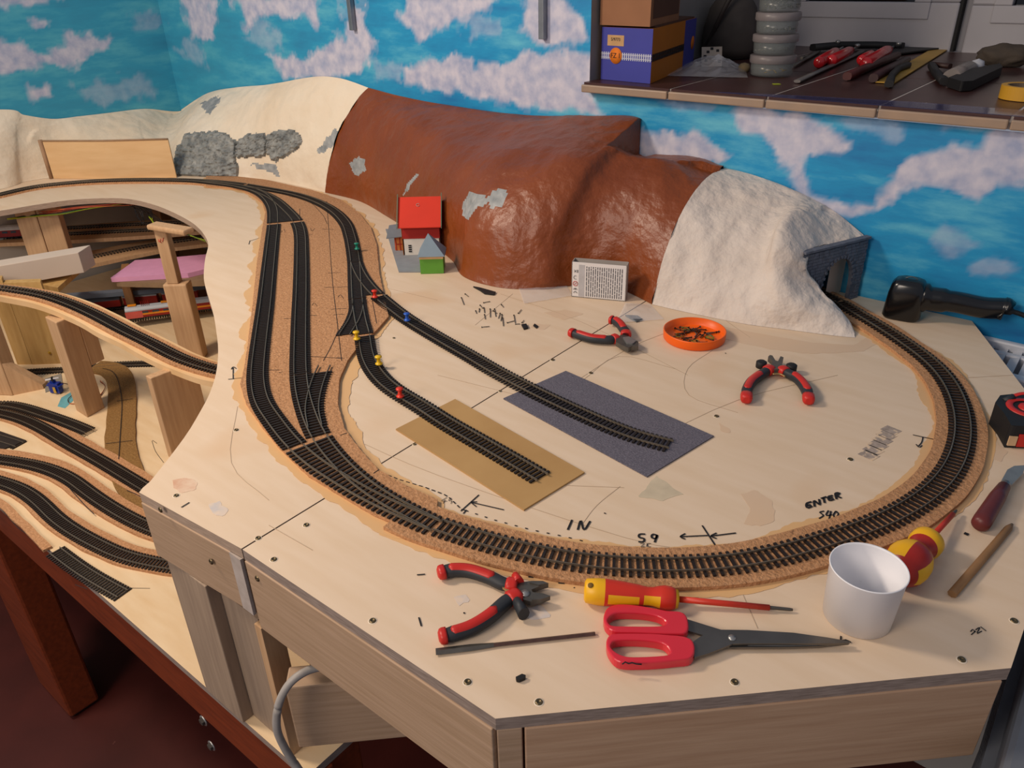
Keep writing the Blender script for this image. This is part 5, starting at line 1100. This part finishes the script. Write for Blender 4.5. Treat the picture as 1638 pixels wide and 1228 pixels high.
a=at(1567,840,.0085); b=at(1606,778,.0085); ax_=(b-a); L=ax_.length; g=G(); g.lathe([(-.001,0),(-.0005,.006),(.003,.0085),(.010,.0088),(L*.7,.0078),(L,.0060),(L,0)],a,MAR,20,tuple(ax_)); g.make('handle',kn)
g=G(); g.lathe([(L-.002,.0052),(L+.006,.0050),(L+.006,0)],a,CHROME,16,tuple(ax_)); g.make('ferrule',kn)
g=G(); g.prism([at(x,y,.008) for x,y in [(1600,772),(1611,752),(1622,746),(1640,745),(1636,758),(1618,776),(1608,778)]],.0065,.0090,CHROME); g.make('blade',kn,bevel=.0008)
g=G(); a=at(1523,950,.0038); b=at(1619,838,.0030); g.loft([a,a.lerp(b,.93),b],[(.0040,.0036),(.0036,.0034),(.0012,.0010)],mat('brown_stick','#8C6844',.6,scale=40,stretch=(1,1,1),var=.12),8); g.make('wooden_stick',None,'round brown wooden stick at the right edge of the board','stick')
# tape measure
tm=thing('tape_measure',at(1625,690),'black and red tape measure at the right picture edge','tape measure')
zt2=.030
TP=[(1583,648),(1590,640),(1612,634),(1640,632),(1680,640),(1700,665),(1690,700),(1660,712),(1617,714),(1606,702),(1592,680)]
base=[at(x-11,y+2,0.0) for x,y in [(1592,676),(1606,694),(1617,714),(1660,716),(1695,705),(1705,680),(1680,665),(1640,660),(1600,664)]]
g=G(); g.prism(base,.0006,zt2,BLACK); g.make('case',tm,bevel=.005,seg=3)
cc=sum(base,Vector((0,0,0)))/len(base); rr=.023
g=G(); c1_=cc+Vector((0.0,0,zt2)); g.lathe([(0,rr),(.0014,rr*.97),(.0016,rr*.7),(.0008,rr*.68)],c1_,RED,32); g.make('red_ring',tm); g=G(); g.lathe([(0,rr*.45),(.0018,rr*.42),(.0020,0)],c1_,RED,24); g.make('red_button',tm)
g=G(); d_=(base[3]-base[2]); q_=base[2]+Vector((.0,-.001,.004)); nn=Vector((d_.y,-d_.x,0)).normalized(); g.par(base[2].lerp(base[3],.06)+nn*.0015+EZ*.004,d_*.30,-nn*.002,EZ*.012,mat('tape_window','#D8B48A',.5)); g.par(base[2].lerp(base[3],.40)+nn*.0015+EZ*.003,d_*.4,-nn*.002,EZ*.016,RED); g.make('tape_mouth',tm)
g=G(); g.loft(spline([cc+Vector((-.022,.012,zt2+.002)),cc+Vector((-.008,.020,zt2+.008)),cc+Vector((.012,.020,zt2+.006))],6),[(.003,.0012)]*13,RED,8); g.loft([cc+Vector((-.026,.006,zt2-.002)),cc+Vector((-.018,.015,zt2+.003))],[(.004,.003)]*2,RUB,8); g.make('strap_clip',tm)
# ---------------------------------------------------------------- black hand machine by the wall
hg=thing('hand_massager',at(1440,500),'glossy black hand-held machine with cord lying by the painted wall','power tool')
GB_=mat('gloss_black','#0C0D10',.22,scale=20,var=.05,spec=.6)
h0=at(1407,508,.001); h1=at(1468,519,.001); ex_=(h1-h0); We=ex_.length; ex_.normalize(); ey_=Vector((-ex_.y,ex_.x,0)); Hh=.062
def hq(x,y,z): return h0+ex_*x+ey_*y+EZ*z
sections=[]
g=G(); vs=[]; cs=[(0,0,0,1.),(.004,0,.006,1.),(.006,0,.036,.98),(.008,.004,.052,.86),(.012,.010,.060,.6)]
pts=[]
for z,ins in ((0.0,.003),(.004,.0),(.040,.001),(.054,.003),(.060,.007),(.063,.014)):
    n=24; row=[]
    for k in range(n):
        a=2*math.pi*k/n; e=2/4.; x=We/2+(We/2-ins)*math.copysign(abs(math.cos(a))**e,math.cos(a)); y=.022+(.022-ins*.8)*math.copysign(abs(math.sin(a))**e,math.sin(a)); row.append(hq(x+z*.04,y,z))
    pts.append(row)
n=24; allv=[p for r in pts for p in r]; fs=[(i*n+k,i*n+(k+1)%n,(i+1)*n+(k+1)%n,(i+1)*n+k) for i in range(5) for k in range(n)]+[list(range(5*n,6*n))]
g.add(allv,fs,GB_,True); g.make('motor_head',hg)
hA=hq(We*.9,.022,.036); hE=atv(1606,499,hq(We*.9,.022,0).y+.004)
hE=hA+(at(1606,496,.036)-hA); 
HP_=[hA,hA.lerp(hE,.18),hA.lerp(hE,.45)+EZ*.001,hA.lerp(hE,.75)-EZ*.001,hA.lerp(hE,.97)+EZ*.002,hE+EZ*.002]
g=G(); g.loft(spline(HP_,5),[(.018,.022)]*3+[(.016,.018)]*5+[(.0145,.0155)]*14+[(.016,.017)]*4,GB_,20,power=2.4); g.make('handle',hg)
g=G(); g.loft(spline([hE,hE+ex_*.012,hE+ex_*.03-EZ*.004,hE+ex_*.08-EZ*.02],5),[(.006,.006)]*5+[(.0035,.0035)]*11,BLACK,10); g.make('cord',hg)
g=G(); c=hq(We*.5,.02,.0625); g.loft(spline([c+ex_*-.006,c+ex_*.002+EZ*.004,c+ex_*.010+EZ*.002,c+ex_*.012+EZ*-.001],5),.0006,STEEL,6); g.make('hook',hg)
# ---------------------------------------------------------------- things on the window sill
ZW=.3015
def sp(x,y,z=ZW): return at(x,y,z)
BX1=mat('blue_box_card','#3B3F96',.6,scale=20,var=.05); BX2=mat('orange_box_card','#B56A0E',.6,scale=20,var=.05); KR=mat('kraft_card','#8E6244',.8,scale=30,var=.05); KRD=mat('kraft_card_dark','#583A2B',.8,scale=30,var=.05)
b0=atv(961,128,1.268); b1=atv(1040,136,1.262); b0.z=ZW;  b0=at(961,126.5,ZW); b1=at(1040,134,ZW); bh_=zat(b0,43)-ZW
dxb=(b1-b0); wb=dxb.length; dxb.normalize(); dyb=Vector((-dxb.y,dxb.x,0)); Lb=.20
b0=b0-EZ*0
bx=thing('model_box',b0.lerp(b1,.5),'blue and orange box with a printed track stripe on the sill corner','box')
def q_b(x,y,z): return b0+dxb*x+dyb*y+EZ*z
e_b=at(1108,104,ZW)-b1; Lb=max(.15,e_b.length); dyb=e_b.normalized()
g=G(); g.par(q_b(0,0,0),dxb*wb,dyb*Lb,EZ*bh_,BX2); g.make('box_body',bx)
bn=dxb.cross(EZ)  # outward from the front face
if bn.dot(b0)>0: bn=-bn
sn=dyb.cross(EZ); 
if sn.dot(dxb)<0: sn=-sn
g=G(); g.par(q_b(0,0,0)+bn*.0004,dxb*wb,-bn*.0004,EZ*bh_,BX1); g.make('blue_panel',bx); g=G(); g.par(q_b(wb,Lb*.72,0)+sn*.0004,dyb*Lb*.28,-sn*.0004,EZ*bh_,BX1); g.make('blue_panel',bx)
WP=mat('white_print','#C9CCDA',.7); OP=mat('orange_print','#E2791A',.7)
g=G(); n=24; zt0,zt1=bh_*.40,bh_*.54
for i in range(n): g.par(q_b(wb*(i+.2)/n,0,zt0)+bn*.0009,dxb*(wb/n*.5),-bn*.0004,EZ*(zt1-zt0),WP)
for z in (.43,.50): g.par(q_b(0,0,bh_*z)+bn*.001,dxb*wb,-bn*.0003,EZ*bh_*.012,WP)
g.make('printed_track',bx)
g=G(); n=32
for i in range(n): g.par(q_b(wb,Lb*.72*(i+.2)/n,zt0)+sn*.0009,dyb*(Lb*.72/n*.5),-sn*.0004,EZ*(zt1-zt0),INK)
for z in (.43,.50): g.par(q_b(wb,0,bh_*z)+sn*.001,dyb*Lb*.72,-sn*.0003,EZ*bh_*.012,INK)
g.make('printed_track',bx)
g=G(); g.lathe([(0,bh_*.155),(.0003,bh_*.155),(.0003,0)],q_b(wb*.30,0,bh_*.475)+bn*.001,OP,28,tuple(bn)); g.make('orange_disc',bx); g=G(); g.lathe([(0,bh_*.14),(.0003,bh_*.14),(.0003,0)],q_b(wb,Lb*.93,bh_*.50)+sn*.001,OP,28,tuple(sn)); g.make('orange_disc',bx)
def text(body,o,xd,zd,size,m,par,off=0.0005,ext=.0002,name='lettering'):
    cu=bpy.data.curves.new('t','FONT'); cu.body=body; cu.size=size; cu.align_x='CENTER'; cu.align_y='CENTER'; cu.resolution_u=2; ob=bpy.data.objects.new('t',cu); scene.collection.objects.link(ob)
    dg=bpy.context.evaluated_depsgraph_get(); me=bpy.data.meshes.new_from_object(ob.evaluated_get(dg)); bpy.data.objects.remove(ob)
    xd=xd.normalized(); zd=zd.normalized(); g=G(); nn=xd.cross(zd)
    g.add([o+xd*v.co.x+zd*v.co.y+nn*off for v in me.vertices],[list(p.vertices) for p in me.polygons],m); return g.make(name,par,fix=False)
text('FZ 1',q_b(wb*.30,0,bh_*.475)+bn*.0014,dxb,EZ,bh_*.135,INK,bx)
g=G(); g.par(q_b(wb*.12,0,bh_*.66)+bn*.0008,dxb*wb*.33,-bn*.0004,EZ*bh_*.2,mat('kraft_label','#C79E6E',.8)); g.make('paper_label',bx)
text('5/9773',q_b(wb*.285,0,bh_*.78)+bn*.0010,dxb,EZ,bh_*.085,INK,bx)
o_=q_b(-.004,-.004,bh_+.0035); g=G(); g.par(o_,dxb*(wb*.98),dyb*(Lb*.62),EZ*.06,KR); kb_=g.make('kraft_box',None,'brown kraft cardboard box standing on the blue and orange box','box')
g=G(); g.par(o_+dxb*(wb*.98)+dyb*(Lb*.05)+EZ*.012+sn*.0006,dyb*Lb*.55,-sn*.0005,EZ*.03,KRD); g.make('packing_tape',kb_)
g=G(); g.par(q_b(0.02,.02,bh_+.0002),dxb*(wb*.8),dyb*(Lb*.9),EZ*.003,KRD); g.make('box_flap',bx)
# dark bag behind the boxes with a cable
DB=mat('dark_bag_fabric','#4A4440',.8,scale=30,var=.15)
g=G(); c=sp(1165,92); prf=[(0,.0),(.0,.05),(.02,.062),(.06,.060),(.10,.05),(.13,.03),(.14,0)]; g.lathe(prf,c+EZ*.001,DB,28); g.make('cloth_pouch',None,'dark brown round pouch behind the transparent jar stack','pouch')
g=G(); c2=c+EZ*.12; g.loft(spline([c2+Vector((-.03,-.05,-.09)),c2+Vector((.01,-.07,-.02)),c2+Vector((.03,-.05,.05)),c2+Vector((-.02,-.03,.12))],6),.005,mat('dark_cable','#3B3532',.6),8); g.make('cable',None,'thick dark cable leaning over the brown pouch','cable')
g=G(); g.par(sp(1118,88)+EZ*.16,E1*.12,E2*.1,EZ*.05,mat('beige_case','#6C5E50',.6)); g.make('tool_case',None,'beige-brown case at the top behind the kraft box','case') if False else None
bag2=bag([(1068,128),(1180,118),(1190,100),(1110,104)],'x') ; bpy.data.objects.remove(bag2)
def sbag(poly,label,m,h):
    P=[sp(*p) for p in poly]; g=G(); n=12; a,b,c,d=P
    for j in range(n+1):
        for i in range(n+1): u,v=i/n,j/n; p=(a*(1-u)+b*u)*(1-v)+(d*(1-u)+c*u)*v; g.v.append(p+EZ*(.001+h*math.sin(u*math.pi)*math.sin(v*math.pi)*(1+.8*noise.noise(p*60))))
    g.mi(m)
    for j in range(n):
        for i in range(n): q=j*(n+1)+i; g.f.append([q,q+1,q+n+2,q+n+1]); g.m.append(0); g.sm.append(False)
    return g.make('clear_bag',None,label,'plastic bag',fix=False)
sbag([(1060,122),(1196,125),(1190,104),(1105,98)],'crumpled clear bag between the blue box and the jar stack',BAG,.022)
g=G(); a=sp(1122,107); g.par(a,E1*.042,(E2*.012+EZ*.036),EZ*.0008,mat('printed_white_card','#B9ADA0',.7)); o=g.make('parts_card',None,'small pale card with black parts in the clear bag','card'); g=G()
for (x,z) in ((.006,.008),(.010,.024),(.024,.012),(.030,.026),(.018,.030),(.034,.006),(.004,.016)): g.par(a+E1*x+(E2*.012+EZ*.036)*(z/.036)+EZ*.001,E1*.006,(E2*.3+EZ*.9)*.005,EZ*.0005,INK)
g.make('black_part',o)
g=G(); c=sp(1190,114); g.lathe([(0,0),(0,.010),(.008,.012),(.014,.008),(.016,0)],c,mat('beige_lump','#8E7C5C',.9,scale=40,var=.2),12); g.make('wax_lump',None,'beige lump just left of the jar stack','lump')
# jar stack
JAR=mat('frosted_jar','#8F9696',.22,alpha=.30,scale=10,var=.02,spec=.6); JLID=mat('frosted_jar_lid','#8E8686',.35,alpha=.62,scale=10,var=.02); COIN=mat('small_metal_parts','#A8A89C',.3,metal=.8,scale=200,var=.3)
jc=sp(1233,121); zlv=[ZW+.001]; yl=[128,89,55,20,-18,-58]
hs_=[zat(jc,y) for y in (86,53,18,-16,-52)]
zz=ZW+.0012; rj=.040
for i,zt in enumerate(hs_):
    t=thing('screw_jar',(jc.x,jc.y,zz),['lowest clear jar of the stack, brass pins inside','second clear jar from the bottom of the stack','middle clear jar of the stack, holding rings','fourth clear jar of the stack, full of tiny screws','topmost clear jar, cut by the picture edge'][i],'jar','stack of screw jars')
    h=zt-zz-.0008; r=rj*(1-.02*i); g=G(); g.lathe([(.0,0),(0,r*.88),(.003,r*.95),(h*.62,r*.98),(h*.62,r*.94),(.004,r*.91),(.002,0)],(jc.x,jc.y,zz),JAR,36); g.make('jar_body',t)
    g=G(); g.lathe([(h*.62,r*1.02),(h*.68,r*1.05),(h*.97,r*1.05),(h,r*1.0),(h,0)],(jc.x,jc.y,zz),JLID,36); g.make('jar_lid',t)
    m=[mat('brass','#E0B84A',.3,metal=.9),COIN,COIN,COIN,COIN][i]; g=G()
    for k in range([10,14,16,60,60][i]):
        a=random.uniform(0,6.28); q=r*.8*math.sqrt(random.random()); c=Vector((jc.x+math.cos(a)*q,jc.y+math.sin(a)*q,zz+.005+random.uniform(0,.5)*h*(.2 if i<3 else .9))); t_=random.uniform(0,3.14)
        g.loft([c,c+Vector((math.cos(t_),math.sin(t_),.2))*.008],.0012,m,5)
    g.make('loose_contents',t,kind='stuff'); zz=zt
# tools on the sill
CR=mat('clear_red_handle','#C21F26',.2,scale=20,var=.08,spec=.6)
def sdriver(a,b,r,label,m=CR,shaft=None,group='screwdrivers on the sill',hl=.5,end=True):
    A=sp(*a,ZW+r+.001); B=sp(*b,ZW+r*.6+.001); ax=(B-A); L=ax.length; t=thing('screwdriver',A.lerp(B,.5)-EZ*r,label,'screwdriver',group); h=L*hl
    g=G(); g.lathe([(0,0),(.0005,r*.8),(.004,r),(h*.8,r),(h*.95,r*.7),(h,r*.4),(h,0)],A,m,14,tuple(ax)); g.make('handle',t)
    g=G(); g.lathe([(h-.002,.003),(L,.0026),(L,0)],A,CHROME if shaft is None else shaft,10,tuple(ax)); g.make('shaft',t); return t
sdriver((1310,100),(1348,76),.011,'red handled screwdriver, leftmost of the red ones on the sill',hl=.75)
sdriver((1330,97),(1372,75),.011,'red handled screwdriver, second from the left on the sill',hl=.75)
sdriver((1385,102),(1434,72),.012,'red handled screwdriver beside the dark handled tools',hl=.75)
sdriver((1378,96),(1400,84),.010,'short red handled screwdriver under the longer one',hl=.8)
def bar(pts,r,m,name,label,cat,group=None,z=.004):
    g=G(); g.loft([sp(x,y,ZW+z) for x,y in pts],r,m,8,power=3); return g.make(name,None,label,cat,group)
bar([(1275,130),(1380,82)],[(.006,.0025)]*2,mat('grey_rule','#6E6A68',.4,metal=.5),'steel_file','long grey flat file slanting across the sill tiles','file')
bar([(1270,105),(1310,82)],[(.004,.002)]*2,STEEL,'steel_file','short dark file just right of the jar stack','file')
bar([(1282,93),(1292,90)],.003,STEEL,'steel_pin','small dark pin by the jar stack','pin')
bar([(1355,122),(1382,110),(1410,98),(1435,88)],[(.008,.007)]*4,mat('dark_red_handle','#4A1A18',.5),'file_handle','dark red tool handle lying on the sill','tool',z=.008)
bar([(1397,125),(1420,112),(1450,96)],[(.008,.007)]*3,mat('maroon_handle','#35181A',.5),'file_handle','maroon tool handle beside the bent black tool','tool',z=.008)
bar([(1422,134),(1427,120),(1437,110),(1452,104)],[(.0075,.006),(.006,.005),(.006,.005),(.007,.006)],BLACK,'bent_tool','bent black tool crossing the yellow ruler','tool',z=.008)
bar([(1300,76),(1345,72),(1400,72),(1445,74)],[(.010,.008)]*4,BLACK,'tool_roll','long black tool handles along the window frame','tool',z=.010)
for x,y in ((1340,70),(1371,76),(1437,73)): g=G(); g.lathe([(0,.0),(.001,.005),(.006,.006),(.008,.003),(.008,0)],sp(x,y,ZW+.014),CHROME,14); g.make('steel_bolt',None,'bright round steel end among the black tools by the window','bolt','bright steel ends')
g=G(); g.prism([sp(x,y) for x,y in [(1400,133),(1430,135),(1517,80),(1490,80)]],ZW+.001,ZW+.003,mat('yellow_ruler_wood','#B0892C',.5,scale=30,var=.06)); g.make('yellow_ruler',None,'flat yellow ruler lying towards the window','ruler')
g=G(); g.prism([sp(x,y) for x,y in [(1385,96),(1480,84),(1517,79),(1440,78)]],ZW+.0031,ZW+.006,mat('dark_folder','#2B2B2D',.6)); g.make('dark_plate',None,'dark flat plate at the far end of the yellow ruler','plate')
bar([(1490,104),(1497,116),(1510,130)],[(.007,.006)]*3,BLACK,'pliers_handle','black bent grip left of the small clear bottle','tool',z=.008)
bar([(1492,103),(1520,106)],[(.006,.005)]*2,mat('dark_brown_grip','#3A2420',.5),'short_grip','short brown-black grip behind the clear bottle','tool',z=.009)
c=sp(1535,120); g=G(); g.loft([sp(1522,122,ZW+.012),sp(1550,108,ZW+.012)],[(.014,.011)]*2,mat('clear_bottle','#8E8580',.3,alpha=.8),14); g.make('glue_bottle',None,'small clear bottle lying behind the black holder','bottle')
c=sp(1560,118); g=G(); g.lathe([(0,0),(0,.010),(.014,.012),(.022,.010),(.026,0)],c,mat('white_cap','#B9BCC4',.35),20); g.make('white_cap',None,'round white cap beside the small clear bottle','cap')
P=[sp(x,y) for x,y in [(1514,140),(1535,147),(1552,146),(1600,122),(1596,116),(1545,126)]]; g=G(); g.prism(P,ZW+.001,ZW+.016,BLACK); g.make('black_holder',None,'black plastic holder lying in front of the white cap','holder',bevel=.003)
ROCK=mat('dark_stone','#4E453C',.9,scale=30,var=.15,bump=1.,bscale=40); bm=bmesh.new(); bmesh.ops.create_icosphere(bm,subdivisions=4,radius=1)
c=sp(1605,106,ZW); g=G(); vs=[]
for v in bm.verts: n_=1+.16*noise.noise(v.co*2.2)+.05*noise.noise(v.co*7); vs.append(c+Vector((v.co.x*.050*n_,v.co.y*.03*n_,max(.0,.018+v.co.z*.022*n_)+.0006)))
g.add(vs,[[v.index for v in f.verts] for f in bm.faces],ROCK,True); bm.free(); g.make('flat_stone',None,'flat dark stone near the window frame','stone')
c=sp(1640,158); TPY=mat('yellow_tape','#C9962A',.5,scale=20,var=.04); g=G(); R1=.036; g.lathe([(0,R1),(.019,R1),(.019,R1*.78),(0,R1*.78),(0,R1)],c+EZ*.0005,TPY,40,smooth=False); tr=g.make('tape_roll',None,'roll of yellow masking tape at the right edge of the sill','tape roll')
g=G(); g.lathe([(.001,R1*.78),(.0185,R1*.78),(.0185,R1*.72),(.001,R1*.72)],c+EZ*.0005,mat('tape_core','#7A6A5C',.7),40,smooth=False); g.make('cardboard_core',tr)
g=G(); g.par(sp(1238,135.5),E1*.012,E2*.010,EZ*.0008,mat('yellow_green_tag','#A6B42A',.6)); g.make('yellow_tag',None,'tiny yellow-green tag in front of the jar stack','tag')
